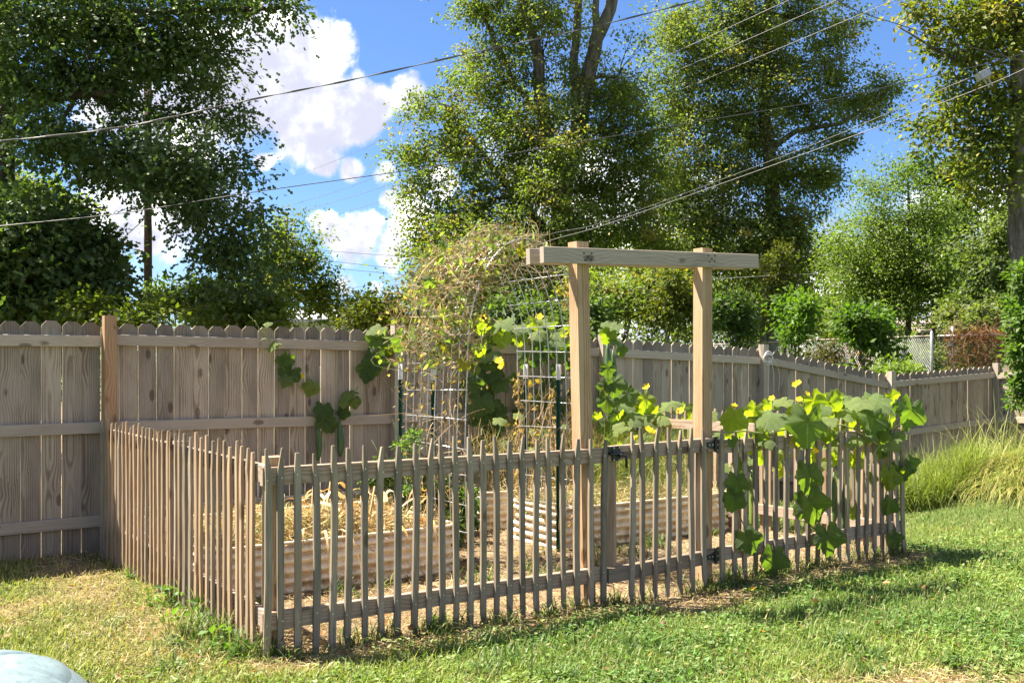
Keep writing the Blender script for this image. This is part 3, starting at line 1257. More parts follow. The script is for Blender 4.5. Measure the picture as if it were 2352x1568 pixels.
T_SIMPLE = (np.array([(0, 0, 0), (.45, .30, .07), (1, 0, -.04), (.45, -.30, .07)]), [(0, 1, 2), (0, 2, 3)])
T_SIX = (np.array([(0, 0, 0), (.22, .20, .06), (.62, .25, .02), (1, 0, -.12), (.60, -.22, .05), (.25, -.20, .05)]), [(0, 1, 2, 3), (0, 3, 4, 5)])
_ol = [(0, .0), (.34, .28), (.46, .10), (.72, .30), (1, 0)]
_up = [(x, y, abs(y) * .2 - .06 * x * x) for x, y in _ol]
_dn = [(x, -y, abs(y) * .2 - .06 * x * x) for x, y in _ol[:-1]][::-1]
T_OAK = (np.array(_up + _dn[:-1]), [tuple(range(8))])


def leaf_cloud(P, D, UP, size, tmpl, cols):
    n = len(P)
    x, y, z = frames(n, D, UP)
    tv, tf = tmpl
    v = (P[:, None, :] + (x[:, None, :] * tv[None, :, 0:1] + y[:, None, :] * tv[None, :, 1:2] + z[:, None, :] * tv[None, :, 2:3]) * size[:, None, None])
    k = len(tv)
    f = np.array(tf)
    F_ = (np.arange(n)[:, None, None] * k + f[None]).reshape(-1, f.shape[1])
    return v.reshape(-1, 3), F_, np.repeat(cols, k, 0)


def crown(blobs, nleaf, size, cols, seed, tmpl=T_SIMPLE, clump=.38, shell=.5, jit=.35, droop=.35, gaps=.0):
    """blobs: (cx,cy,cz,rx,ry,rz); returns leaf cloud and clump centres"""
    r = np.random.default_rng(seed)
    bl = np.array([b[:6] for b in blobs], float)
    wts = np.array([(b[3] * b[5] + b[3] * b[4]) * (b[6] if len(b) > 6 else 1) for b in blobs])
    wts = wts / wts.sum()
    npc = 80
    nc = max(8, nleaf // npc)
    bi = r.choice(len(bl), nc, p=wts)
    d = r.normal(0, 1, (nc, 3))
    d /= np.linalg.norm(d, axis=1)[:, None]
    rad = r.random(nc) ** shell
    rad *= r.uniform(.62, 1.16, nc)
    spray = r.random(nc) < .10
    rad[spray] = r.uniform(1.1, 1.42, spray.sum())
    C = bl[bi, :3] + d * rad[:, None] * bl[bi, 3:6]
    # leaves of each clump
    n = nc * npc
    ci = np.repeat(np.arange(nc), npc)
    cs = clump * r.uniform(.45, 1.45, nc)
    cs[spray] *= 1.1
    off = np.clip(r.normal(0, .55, (n, 3)), -.95, .95) * cs[ci][:, None]
    off[:, 2] *= .62
    ax = r.normal(0, 1, (nc, 3)) + d
    ax /= np.linalg.norm(ax, axis=1)[:, None]
    off += ax[ci] * (np.clip(r.normal(0, .6, n), -1.1, 1.1) * cs[ci])[:, None]
    thin = spray[ci] & (r.random(n) < .6)
    n0 = n
    P = C[ci] + off
    outd = off + (C[ci] - bl[bi[ci], :3]) * .3
    D = outd / (np.linalg.norm(outd, axis=1)[:, None] + 1e-6) + r.normal(0, .6, (n, 3))
    D[:, 2] -= droop
    UPv = np.tile(np.array([0., 0, 1.]), (n, 1)) + r.normal(0, jit, (n, 3)) + .35 * d[ci]
    sz = size * r.uniform(.6, 1.3, n)
    cols = np.array(cols, float)
    tc = r.random(nc)
    mixc = np.clip(tc[ci] * .75 + r.random(n) * .25, 0, 1)[:, None]
    base = cols[0] * (1 - mixc) + cols[1] * mixc
    if len(cols) > 2:
        odd = (tc[ci] > .90) | (r.random(n) < .03)
        base[odd] = cols[2]
    base = base * r.uniform(.7, 1.3, (n, 1))
    kp = ~thin
    return leaf_cloud(P[kp], D[kp], UPv[kp], sz[kp], tmpl, base[kp]), C, bi


def limb(mb, a, b, r0, r1, sag=.0, n=6, wob=.08, seed=0, sides=6):
    rr = random.Random(seed)
    a, b = Vector(a), Vector(b)
    L = (b - a).length
    pts, rad = [], []
    for i in range(n):
        q = i / (n - 1)
        p = a.lerp(b, q)
        p.z += sag * L * math.sin(math.pi * q)
        if 0 < i < n - 1:
            p += Vector((rr.uniform(-1, 1), rr.uniform(-1, 1), rr.uniform(-.5, .5))) * wob * L * .4
        pts.append(p)
        rad.append(r0 + (r1 - r0) * q)
    mb.tube(pts, rad, sides)
    return pts


def tree(name, label, cat, stems, blobs, nleaf, size, cols, seed, group=None, tmpl=T_SIMPLE, lmat=None, bmat=None, clump=.38, shell=.5, jit=.45, twigs=.5, droop=.35, limb_r=.09, extra=()):
    """stems: list of (points, r0, r1); one thing > trunk, crown"""
    base = Vector(stems[0][0][0])
    t = thing(name, label, cat, base, group)
    mb = MB()
    alls = []
    for (pts, r0, r1) in stems:
        P = [Vector(p) for p in pts]
        # subdivide with a little wander
        Q = []
        for a, b in zip(P[:-1], P[1:]):
            for k in range(3):
                q = a.lerp(b, k / 3)
                if Q:
                    w = (b - a).length * .02
                    q += Vector((random.uniform(-w, w), random.uniform(-w, w), 0))
                Q.append(q)
        Q.append(P[-1])
        rad = [r0 + (r1 - r0) * i / (len(Q) - 1) for i in range(len(Q))]
        if r0 > .1 and pts is stems[0][0]:
            rad[0] *= 1.35
        mb.tube(Q, rad, 9)
        alls += list(zip(Q, rad))
    (lv, lf, lc), C, bi = crown(blobs, nleaf, size, cols, seed, tmpl, clump, shell, jit, droop)
    rr = random.Random(seed)
    order = sorted(range(len(blobs)), key=lambda i: min((p - Vector(blobs[i][:3])).length for p, _ in alls))
    for i in order:
        b = blobs[i]
        c = Vector(b[:3])
        p, r = min(alls, key=lambda q: (q[0] - c).length + .35 * abs(q[0].z - c.z))
        r0 = max(.008, min(r * .6, limb_r))
        lp = limb(mb, p, c, r0, r0 * .45, .06, 6, .16, seed * 31 + i)
        alls += [(lp[3], r0 * .7), (lp[4], r0 * .6), (lp[5], r0 * .5)]
        idx = np.nonzero(bi == i)[0]
        k = int(len(idx) * twigs)
        idx = sorted(idx, key=lambda j: -(Vector(C[j]) - c).length)
        for j in idx[:min(k, 40)]:
            a = p.lerp(c, rr.uniform(.45, 1))
            limb(mb, a, Vector(C[j]), r0 * .25, .006, .05, 4, .12, int(j), 4)
    for (a, b, r0, r1) in extra:
        limb(mb, a, b, r0, r1, .03, 8, .1, 5)
    part('trunk', mb, bmat or M_BARK, t, True)
    me = np_mesh('crown', lv, [lf], [lmat or M_LEAF], lc)
    me.transform(Matrix.Translation(-base))
    link('crown', me, t)
    return t


def pb(px, py, rx, ry, Y, dy=None, w=1):
    """ellipsoid blob from photo pixels at distance Y"""
    c = pix(px, py, Y)
    k = Y / F
    return (c.x, c.y, c.z, rx * k, dy if dy else (rx + ry) / 2 * k, ry * k, w)


def gp(px, Y):
    x = (px - CX) / F * Y
    return Vector((x, Y, float(gz(x, Y)) - .1))


DK = ((.055, .092, .026), (.105, .150, .040))
MD = ((.095, .135, .028), (.185, .215, .044), (.25, .20, .05))
YG = ((.075, .115, .016), (.16, .185, .022))
LG = ((.10, .15, .026), (.175, .235, .040))


def build_trees():
    G_ = 'tall leafy trees standing beyond the back fence'
    # ---- great oak at the left
    Y = 17.0
    tree('oak_tree', 'great dark oak at the left edge with long branches hanging over the fence', 'tree',
         [([gp(-25, Y), pix(-15, 500, Y), pix(-5, 250, Y), pix(5, -100, Y), pix(30, -500, Y)], .36, .18),
          ([pix(-10, 290, Y), pix(60, 245, Y), pix(120, 225, Y - .5), pix(260, 210, Y - 1)], .15, .06),
          ([pix(0, 120, Y), pix(200, 40, Y), pix(420, 25, Y - .5), pix(640, 20, Y - 1)], .10, .03)],
         [pb(90, 60, 130, 110, Y - 1, 2), pb(260, 90, 170, 100, Y, 2), pb(400, 120, 120, 90, Y, 1.6), pb(60, 190, 110, 70, Y - 1, 1.6), pb(230, 180, 150, 60, Y - .5, 1.6),
          pb(470, 190, 60, 50, Y, 1, .8), pb(500, 130, 40, 45, Y, .8, .6), pb(300, 290, 140, 40, Y, 1.4, .28), pb(430, 270, 110, 50, Y, 1.2, .32), pb(530, 270, 50, 60, Y, .9, .75),
          pb(130, 330, 150, 60, Y - 1, 1.6), pb(300, 370, 150, 70, Y - .5, 1.6), pb(430, 390, 120, 80, Y - 1, 1.6), pb(530, 380, 50, 50, Y - .8, .9, .8),
          pb(340, 430, 110, 40, Y - 1, 1.2, .7), pb(470, 480, 100, 70, Y - 1, 1.4), pb(560, 480, 45, 50, Y - .9, .8, .8), pb(480, 560, 60, 50, Y - 1, 1.1), pb(520, 590, 70, 60, Y - 1, 1, .9),
          pb(560, 650, 70, 60, Y - 1, 1.1, 1), pb(600, 570, 50, 60, Y - 1, .8, .9), pb(520, 690, 40, 40, Y - 1, .8, .9),
          pb(600, 20, 90, 26, Y - 1, .8, .55), pb(480, 25, 110, 40, Y - .5, 1.2, .8), pb(680, 30, 45, 22, Y - 1, .5, .5), pb(715, 65, 28, 18, Y - 1, .4, .6), pb(120, -120, 420, 110, Y, 3.0), pb(420, -80, 220, 70, Y, 2.0)],
         60000, .10, DK, 11, G_, T_OAK, M_OAK, M_BARKD, .36, .5, .8, .55, .45, .045)
    Y = 16.0
    tree('oak_tree', 'low dark tree filling the left edge beneath the great oak', 'tree',
         [([gp(20, Y), pix(25, 700, Y), pix(20, 520, Y)], .22, .1)],
         [pb(40, 560, 110, 70, Y, 1.8), pb(130, 590, 65, 42, Y, 1.5), pb(60, 650, 130, 70, Y, 1.8), pb(165, 650, 50, 50, Y, 1.2), pb(205, 560, 45, 16, Y, .5, .6), pb(235, 645, 45, 18, Y, .5, .6), pb(175, 510, 45, 16, Y, .5, .5), pb(225, 690, 50, 22, Y, .5, .7), pb(250, 600, 30, 10, Y, .3, .5), pb(40, 480, 60, 35, Y, 1.3, .4), pb(100, 690, 130, 60, Y, 1.5), pb(120, 590, 100, 60, Y, 1.4)],
         30000, .14, DK, 12, G_, T_OAK, M_OAK, M_BARKD, .42, .5, .8, .4, .4, .04)
    Y = 27.0
    tree('yellow_leaved_tree', 'small yellow green tree glowing through the oak at the left', 'tree',
         [([gp(90, Y), pix(95, 600, Y), pix(100, 460, Y)], .12, .05)],
         [pb(60, 440, 80, 50, Y, 1.2), pb(140, 470, 80, 45, Y, 1.2), pb(80, 540, 110, 60, Y, 1.5)], 7000, .15, YG, 13, G_)
    Y = 24.0
    tree('maple_tree', 'yellow green tree with an open spiky top left of the cloud gap', 'tree',
         [([gp(640, Y), pix(645, 720, Y), pix(650, 600, Y), pix(660, 500, Y)], .10, .03)],
         [pb(660, 560, 60, 50, Y, .8, .8), pb(700, 600, 45, 40, Y, .7, .8), pb(620, 600, 60, 60, Y, .9), pb(660, 650, 90, 60, Y, 1.1), pb(720, 680, 60, 50, Y, .9), pb(600, 690, 70, 50, Y, 1), pb(690, 510, 16, 28, Y, .3, .9), pb(720, 545, 22, 20, Y, .3, .8), pb(650, 520, 22, 35, Y, .35, .9), pb(740, 640, 30, 26, Y, .4, .7), pb(770, 715, 40, 30, Y, .6)],
         16000, .095, ((.07, .11, .02), (.16, .19, .03), (.22, .21, .03)), 14, G_, droop=.1, clump=.30)
    # ---- big central tree with several stems
    Y = 25.0
    tree('cottonwood_tree', 'tall many stemmed tree in the middle rising out of the picture', 'tree',
         [([gp(1278, Y), pix(1280, 700, Y), pix(1285, 560, Y), pix(1293, 430, Y), pix(1325, 320, Y), pix(1350, 180, Y), pix(1370, 90, Y), pix(1405, 20, Y), pix(1440, -160, Y)], .30, .13),
          ([pix(1290, 440, Y), pix(1262, 330, Y), pix(1240, 220, Y), pix(1236, 120, Y), pix(1205, 30, Y), pix(1190, -120, Y)], .20, .10),
          ([pix(1330, 310, Y), pix(1318, 160, Y), pix(1326, 60, Y), pix(1330, -120, Y)], .13, .08),
          ([pix(1350, 180, Y), pix(1368, 60, Y), pix(1372, -60, Y)], .12, .07),
          ([pix(1250, 280, Y), pix(1180, 190, Y), pix(1120, 60, Y), pix(1090, -20, Y)], .08, .03),
          ([pix(1283, 560, Y), pix(1180, 450, Y), pix(1090, 330, Y), pix(1020, 240, Y)], .11, .03)],
         [pb(1110, 20, 70, 60, Y, 1.2, .8), pb(1180, 60, 80, 90, Y, 1.4, .7), pb(1250, 130, 90, 110, Y, 1.6, .55), pb(1330, 60, 60, 100, Y, 1.4, .5), pb(1090, 140, 80, 70, Y, 1.3, .75), pb(1140, 190, 90, 70, Y, 1.4, .75),
          pb(1040, 250, 85, 70, Y, 1.3, .7), pb(960, 250, 55, 40, Y, .9, .7), pb(920, 275, 30, 26, Y, .5, .7), pb(1030, 330, 90, 60, Y, 1.3, .8), pb(950, 350, 55, 42, Y, .9, .7), pb(915, 350, 28, 22, Y, .5, .6), pb(980, 420, 80, 60, Y, 1.2, .8), pb(950, 470, 45, 60, Y, .8, .7),
          pb(1150, 280, 80, 70, Y, 1.5, .65), pb(1220, 330, 100, 90, Y, 1.6, .8), pb(1100, 380, 90, 70, Y, 1.5, .9), pb(1200, 440, 110, 80, Y, 1.6), pb(1060, 500, 110, 80, Y, 1.6), pb(1180, 560, 120, 80, Y - .6, 1.6), pb(1330, 240, 90, 90, Y + .3, 1.6, .75), pb(1400, 300, 90, 90, Y, 1.6), pb(1430, 180, 70, 80, Y, 1.4, .9), pb(1440, 400, 100, 90, Y, 1.6), pb(1360, 440, 90, 80, Y, 1.6), pb(1340, 540, 110, 80, Y, 1.6), pb(1470, 510, 100, 80, Y, 1.6, .8), pb(1040, 600, 110, 80, Y - .5, 1.6), pb(980, 540, 70, 70, Y, 1.2, .8), pb(1240, 650, 130, 90, Y - .8, 1.5, .8), pb(1110, 680, 130, 80, Y - .6, 1.6), pb(1000, 690, 80, 70, Y, 1.2, .8), pb(1420, 230, 60, 60, Y, 1.2), pb(1295, 340, 70, 60, Y - 1.6, .8, .9), pb(1250, 430, 80, 60, Y - 1.7, .8, .9), pb(1320, 500, 80, 60, Y - 1.7, .8, .9), pb(1200, 300, 60, 60, Y - 1, .8, .8), pb(1270, 250, 45, 50, Y - 1.2, .6, .5), pb(1490, 310, 60, 80, Y, 1.4, .8), pb(1500, 430, 60, 80, Y, 1.4, .8), pb(1490, 580, 80, 80, Y, 1.4), pb(1250, 20, 70, 60, Y, 1.2, .6), pb(1200, -150, 260, 110, Y, 2.6, .8)],
         135000, .090, MD, 21, G_, clump=.31, shell=.45, droop=.3, limb_r=.06, jit=.9)
    Y = 31.0
    tree('sweetgum_tree', 'second tall tree right of the middle with a dark straight trunk', 'tree',
         [([gp(1765, Y), pix(1768, 620, Y), pix(1775, 500, Y), pix(1768, 380, Y), pix(1755, 240, Y), pix(1760, 100, Y), pix(1770, -80, Y)], .30, .12),
          ([pix(1772, 340, Y), pix(1830, 300, Y), pix(1930, 285, Y), pix(2030, 220, Y)], .10, .04),
          ([pix(1770, 420, Y), pix(1850, 395, Y), pix(1930, 390, Y)], .09, .03)],
         [pb(1560, 60, 80, 70, Y, 1.5, .75), pb(1700, 40, 120, 80, Y, 2), pb(1840, 40, 100, 80, Y, 1.8, .85), pb(1930, 60, 60, 60, Y, 1.2, .6), pb(1580, 150, 90, 80, Y, 1.6), pb(1700, 160, 120, 90, Y, 2), pb(1830, 150, 110, 80, Y, 1.8), pb(1920, 150, 60, 50, Y, 1.2, .7), pb(1600, 260, 110, 80, Y, 1.8), pb(1720, 280, 110, 80, Y, 1.8), pb(1850, 240, 90, 60, Y, 1.4), pb(1960, 230, 80, 36, Y, 1.2, .9), pb(2040, 205, 45, 50, Y, .9, .9), pb(2060, 190, 30, 22, Y, .5, .7), pb(2020, 260, 60, 26, Y, .9, .7), pb(1900, 310, 70, 50, Y, 1.2, .8), pb(1930, 350, 50, 36, Y, .9, .7), pb(1600, 380, 110, 80, Y, 1.8), pb(1720, 400, 110, 80, Y, 1.8), pb(1840, 400, 90, 60, Y, 1.5), pb(1910, 420, 60, 50, Y, 1, .8), pb(1620, 500, 110, 70, Y, 1.8), pb(1740, 520, 110, 70, Y, 1.8), pb(1830, 520, 70, 70, Y, 1.4, .9), pb(1680, 600, 150, 70, Y, 1.8), pb(1830, 610, 70, 60, Y, 1.4), pb(1530, 330, 60, 90, Y, 1.4, .8), pb(1535, 210, 50, 70, Y, 1.3, .7), pb(1560, 450, 70, 80, Y, 1.5), pb(1540, 600, 100, 80, Y, 1.6), pb(1740, -120, 240, 100, Y, 2.6, .8)],
         125000, .108, ((.095, .132, .032), (.185, .210, .052), (.25, .21, .06)), 22, G_, clump=.37, shell=.45, limb_r=.07, jit=.9)
    Y = 27.0
    tree('birch_tree', 'light green feathery tree behind the chain link fence at the right', 'tree',
         [([gp(2080, Y), pix(2085, 700, Y), pix(2090, 560, Y), pix(2085, 420, Y)], .09, .03), ([gp(2150, Y), pix(2140, 650, Y), pix(2120, 500, Y)], .06, .02)],
         [pb(2040, 430, 80, 60, Y, 1.1, .7), pb(2020, 520, 100, 70, Y, 1.3, .9), pb(2130, 500, 80, 70, Y, 1.2, .9), pb(2090, 600, 130, 70, Y, 1.5), pb(1990, 630, 90, 60, Y, 1.2), pb(2140, 650, 90, 60, Y, 1.2), pb(2040, 700, 110, 50, Y, 1.3), pb(1950, 700, 70, 50, Y, 1), pb(1930, 570, 50, 60, Y, .9, .8), pb(2060, 400, 40, 40, Y, .6, .7)],
         52000, .075, LG, 23, G_, clump=.34, droop=.5, jit=.7, limb_r=.04)
    Y = 36.0
    tree('evergreen_tree', 'dark tree top standing behind the light green feathery tree', 'tree',
         [([gp(2150, Y), pix(2155, 600, Y), pix(2160, 400, Y)], .18, .05)],
         [pb(2160, 400, 60, 50, Y, 1.4), pb(2210, 420, 60, 60, Y, 1.4), pb(2110, 380, 26, 30, Y, .7), pb(2190, 490, 90, 70, Y, 2), pb(2240, 380, 40, 40, Y, .9), pb(2160, 600, 140, 90, Y, 2.2)],
         15000, .15, ((.03, .06, .014), (.07, .11, .026)), 24, G_, clump=.45)
    Y = 18.0
    tree('hickory_tree', 'large leaved tree at the right edge holding a grey cable box', 'tree',
         [([gp(2350, Y), pix(2345, 700, Y), pix(2335, 480, Y), pix(2338, 300, Y), pix(2330, 120, Y), pix(2330, -150, Y)], .17, .10),
          ([pix(2337, 330, Y), pix(2270, 355, Y), pix(2210, 345, Y)], .045, .02),
          ([pix(2335, 190, Y), pix(2230, 150, Y), pix(2140, 110, Y), pix(2060, 60, Y)], .05, .012),
          ([pix(2338, 480, Y), pix(2300, 420, Y), pix(2290, 340, Y)], .03, .008)],
         [pb(2330, 40, 80, 70, Y, 1.1), pb(2250, 50, 70, 50, Y, .9, .8), pb(2180, 60, 60, 40, Y, .8, .7), pb(2110, 20, 60, 30, Y, .7, .6), pb(2200, 110, 70, 40, Y, .8, .7), pb(2300, 130, 60, 50, Y, .9, .8), pb(2200, 195, 50, 26, Y, .6, .55), pb(2260, 220, 50, 36, Y, .7, .7), pb(2330, 240, 40, 60, Y, .8, .8), pb(2190, 280, 60, 40, Y, .7, .65), pb(2140, 300, 40, 26, Y, .5, .5), pb(2250, 300, 60, 50, Y, .9, .8), pb(2320, 330, 50, 50, Y, .9, .8), pb(2150, 340, 36, 26, Y, .5, .5), pb(2270, 380, 60, 40, Y, .8, .6), pb(2330, 420, 50, 50, Y, .8, .7), pb(2260, 440, 50, 36, Y, .7, .5), pb(2320, -80, 150, 70, Y, 1.4)],
         19000, .105, ((.08, .11, .024), (.17, .18, .034), (.25, .21, .03)), 25, G_, clump=.34, shell=.5, limb_r=.03, jit=.9)
    Y = 24.5
    tree('cherry_laurel', 'pale bushy tree between the hickory and the chain link fence', 'tree',
         [([gp(2300, Y), pix(2300, 740, Y), pix(2295, 600, Y)], .09, .03)],
         [pb(2290, 540, 70, 60, Y, .9, .8), pb(2340, 500, 50, 50, Y, .9, .8), pb(2260, 610, 60, 60, Y, .9, .8), pb(2330, 620, 70, 60, Y, 1), pb(2270, 690, 70, 50, Y, .9), pb(2340, 710, 60, 50, Y, .9), pb(2220, 700, 40, 40, Y, .7, .8)],
         15000, .115, ((.06, .10, .022), (.15, .18, .06)), 26, G_, clump=.32)
    Y = 25.0
    tree('young_gum_tree', 'slim yellowish young tree beside the right gate post', 'tree',
         [([gp(1800, Y), pix(1800, 720, Y), pix(1798, 580, Y)], .045, .012)],
         [pb(1795, 600, 30, 45, Y, .5), pb(1800, 660, 45, 45, Y, .6), pb(1780, 710, 50, 40, Y, .7), pb(1820, 720, 40, 36, Y, .6)],
         7000, .10, ((.075, .105, .02), (.15, .14, .03)), 27, G_, clump=.26)
    # ---- shrubs along the back fence
    Gs = 'shrubs and saplings growing behind the back fence'
    sh = [
        ('shrub', 'yellow green shrub showing over the fence left of the tall post', 175, 715, 60, 34, 15, YG, 3500, .09),
        ('shrub', 'bright shrub row above the boards right of the tall post', 310, 730, 60, 26, 14, YG, 3000, .08),
        ('shrub', 'pale green bush over the fence below the utility pole', 430, 700, 75, 60, 18, ((.06, .11, .02), (.14, .18, .045)), 8000, .10),
        ('shrub', 'yellow leaved bush crowding the fence top left of the white house', 560, 730, 80, 36, 16, YG, 5500, .09),
        ('shrub', 'golden green bush beside the left leg of the wire arch', 855, 720, 50, 55, 15, ((.10, .13, .018), (.20, .19, .024)), 6500, .085),
        ('shrub', 'dark leafy bush behind the left gate post', 1420, 690, 95, 80, 20, MD, 9000, .10),
        ('shrub', 'yellow flecked bush seen through the gate frame', 1540, 690, 80, 70, 19, ((.05, .085, .014), (.15, .15, .022), (.19, .15, .02)), 9000, .09),
        ('shrub', 'shiny green bush right of the right gate post', 1690, 720, 60, 60, 22, ((.05, .09, .02), (.10, .15, .045)), 7000, .10),
        ('shrub', 'dark undergrowth bush low behind the middle of the back fence', 1250, 740, 110, 50, 17, DK, 8000, .10),
        ('sapling', 'bright ash sapling in front of the chain link fence', 1830, 745, 34, 60, 19, ((.06, .12, .016), (.11, .18, .024)), 4500, .10),
        ('shrub', 'green sumac bush spilling over the chain link rail', 1985, 765, 62, 42, 19.5, ((.05, .10, .016), (.10, .16, .024)), 7000, .12),
        ('shrub', 'dark brown tinged bramble behind the chain link fence', 1960, 830, 110, 40, 27, ((.045, .06, .018), (.12, .085, .035)), 6000, .08),
        ('shrub', 'bushy weeds behind the boards at the lowest fence corner', 2060, 862, 90, 14, 18, LG, 2500, .09),
        ('shrub', 'low green weeds showing through the chain link wire', 2130, 825, 150, 34, 25.5, ((.08, .13, .03), (.16, .20, .05)), 6500, .09),
        ('shrub', 'light shrub above the chain link gate at the far right', 2250, 745, 80, 40, 23, ((.08, .11, .03), (.19, .20, .08)), 6000, .11),
    ]
    for i, (nm, lab, px, py, rx, ry, Yb, cols, n, sz) in enumerate(sh):
        r = random.Random(i)
        g = gp(px, Yb)
        stems = [([g, g.lerp(pix(px + r.uniform(-.3, .3) * rx, py, Yb), .6), pix(px + r.uniform(-.6, .6) * rx, py - ry * .4, Yb)], .025, .008) for k in range(3)]
        k = Yb / F
        blobs = [pb(px, py, rx * .55, ry * .62, Yb, rx * .5 * k)]
        for q in range(10):
            blobs.append(pb(px + r.uniform(-1.05, 1.05) * rx, py + r.uniform(-.95, .6) * ry, rx * r.uniform(.14, .42), ry * r.uniform(.18, .5), Yb + r.uniform(-.5, .5), rx * .4 * k))
        # skirt that goes down to the ground
        gy = HY + (EYE - g.z) * F / Yb
        blobs.append(pb(px, (py + gy) / 2 + ry * .3, rx * .75, max(20, (gy - py) / 2 - 20), Yb, rx * .6 * k, .5))
        tree(nm, lab, 'shrub' if nm == 'shrub' else 'sapling', stems, blobs, n, sz, cols, 60 + i, Gs, clump=.22, jit=.6, limb_r=.015)
    # far wood behind everything
    blobs = []
    r = random.Random(9)
    for k in range(90):
        px = -350 + k * 35 + r.uniform(-20, 20)
        hgt = np.interp(px, [-350, 0, 350, 480, 700, 900, 1000, 1250, 1600, 1900, 2352, 2800], [700, 740, 775, 785, 790, 790, 680, 560, 530, 545, 500, 500])
        for q in range(2 + int((760 - hgt) / 45)):
            yy = hgt + r.uniform(0, 50) + q * 48
            blobs.append(pb(px, yy, r.uniform(40, 70), r.uniform(35, 60), 46 + r.uniform(-3, 3), 2.0))
    for k in range(90):
        px, py = r.uniform(960, 2480), r.uniform(560, 835)
        blobs.append(pb(px, py, r.uniform(35, 60), r.uniform(30, 50), r.uniform(33, 38), 1.2, 2.6))
    (lv, lf, lc), C, bi = crown(blobs, 150000, .18, ((.08, .115, .026), (.17, .20, .045)), 77, clump=.75, jit=.9)
    o = link('far_woods', np_mesh('far_woods', lv, [lf], [M_LEAF], lc))
    tag(o, 'distant mass of woods closing the view behind the yard trees', 'woods', kind='stuff')


build_trees()

# ------------------------------------------------------------------ gourd vines
def gourd_leaf(k):
    """palmate leaf, stem at the origin, tip along +X, unit radius"""
    r = random.Random(k)
    n = 32
    mb = MB()
    vs = [(0, 0, 0)]
    dr = r.uniform(.16, .50)
    ph3, am3 = r.uniform(0, 6.28), r.uniform(.03, .09)
    ph = r.uniform(0, 6.28)
    lob = r.uniform(.17, .30)
    fold, curl = r.uniform(.05, .50), r.uniform(-.25, .25)
    for ring in (.35, .72, 1.0):
        for i in range(n):
            a = -math.pi + 2 * math.pi * (i + .5) / n
            rad = (1 - lob) + lob * abs(math.cos(2.5 * a)) ** 1.3
            rad *= 1 - .72 * math.exp(-((math.pi - abs(a)) / .33) ** 2)
            rad *= .86 + .14 * math.cos(a)
            if ring == 1.0:
                rad *= 1 + (.05 if i % 2 else -.04) + r.uniform(-.04, .04)
            q = rad * ring
            z = .055 * math.cos(5 * a) * q - dr * q * q + fold * abs(q * math.sin(a)) ** 1.3 + curl * (q * math.sin(a)) ** 2 * math.cos(a) + .08 * math.sin(2 * a + ph) * q + am3 * math.sin(3 * a + ph3) * q * q + (.05 * math.sin(9 * a + ph) if ring == 1.0 else 0) * q + r.uniform(-.02, .02)
            vs.append((q * math.cos(a), q * math.sin(a), z))
    fs = [(0, 1 + i, 1 + (i + 1) % n) for i in range(n) if i != n - 1 or True]
    fs += [(1 + m_ * n + i, 1 + m_ * n + n + i, 1 + m_ * n + n + (i + 1) % n, 1 + m_ * n + (i + 1) % n) for i in range(n) for m_ in (0, 1)]
    mb.add(vs, fs)
    mb.tube([(0, 0, -.01), (-.25, .02, -.10), (-.55, .03, -.34)], [.022, .018, .016], 4)
    return mb


LEAFCOL = {'g': (.20, .265, .105), 'd': (.105, .17, .052), 'y': (.26, .32, .045), 'o': (.24, .24, .05)}  # pale sunlit, dark shaded and yellow backlit looks painted into the leaf tints
LEAFM = {}
for key, c in LEAFCOL.items():
    LEAFM[key] = []
    for k in range(4):
        mb = gourd_leaf(k * 7 + ord(key))
        me = mb.mesh('leaf', M_VINE, True)
        at = me.attributes.new('tint', 'FLOAT_COLOR', 'POINT')
        r = np.random.default_rng(k)
        arr = np.ones((len(me.vertices), 4), np.float32)
        arr[:, :3] = np.array(c) * r.uniform(.85, 1.15, (len(me.vertices), 1))
        at.data.foreach_set('color', arr.ravel())
        LEAFM[key].append(me)


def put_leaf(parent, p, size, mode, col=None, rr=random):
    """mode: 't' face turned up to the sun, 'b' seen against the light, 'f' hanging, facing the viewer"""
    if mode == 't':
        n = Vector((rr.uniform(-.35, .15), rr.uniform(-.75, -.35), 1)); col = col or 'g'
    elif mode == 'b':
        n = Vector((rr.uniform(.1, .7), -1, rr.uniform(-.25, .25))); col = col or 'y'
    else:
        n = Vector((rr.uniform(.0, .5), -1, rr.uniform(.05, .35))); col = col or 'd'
    n.normalize()
    tip = Vector((rr.uniform(-.7, .7), rr.uniform(-.2, .0), -1))
    x = (tip - n * tip.dot(n)).normalized()
    y = n.cross(x)
    M = Matrix(((x.x, y.x, n.x, 0), (x.y, y.y, n.y, 0), (x.z, y.z, n.z, 0), (0, 0, 0, 1)))
    Sx = Matrix.Diagonal((size, size, size, 1))
    o = link('leaf', rr.choice(LEAFM[col]), parent, M=Matrix.Translation(Vector(p) - Vector(parent.location)) @ M @ Sx)
    return o


def flower_mesh():
    mb = MB()
    vs = [(0, 0, 0)]
    n = 20
    for ring in (.5, 1):
        for i in range(n):
            a = 2 * math.pi * i / n
            q = ring * (.72 + .28 * abs(math.cos(2.5 * a)))
            vs.append((q * math.cos(a), q * math.sin(a), .25 * q * q + .06 * math.cos(5 * a + 1) * q))
    fs = [(0, 1 + i, 1 + (i + 1) % n) for i in range(n)] + [(1 + i, 1 + n + i, 1 + n + (i + 1) % n, 1 + (i + 1) % n) for i in range(n)]
    mb.add(vs, fs, (.85, .60, .02))
    mb.tube([(0, 0, .0), (0, 0, .22)], [.14, .06], 6, col=(.75, .50, .02))
    me = mb.mesh('flower', M_PETAL, True, True)
    return me


FLOWER = flower_mesh()


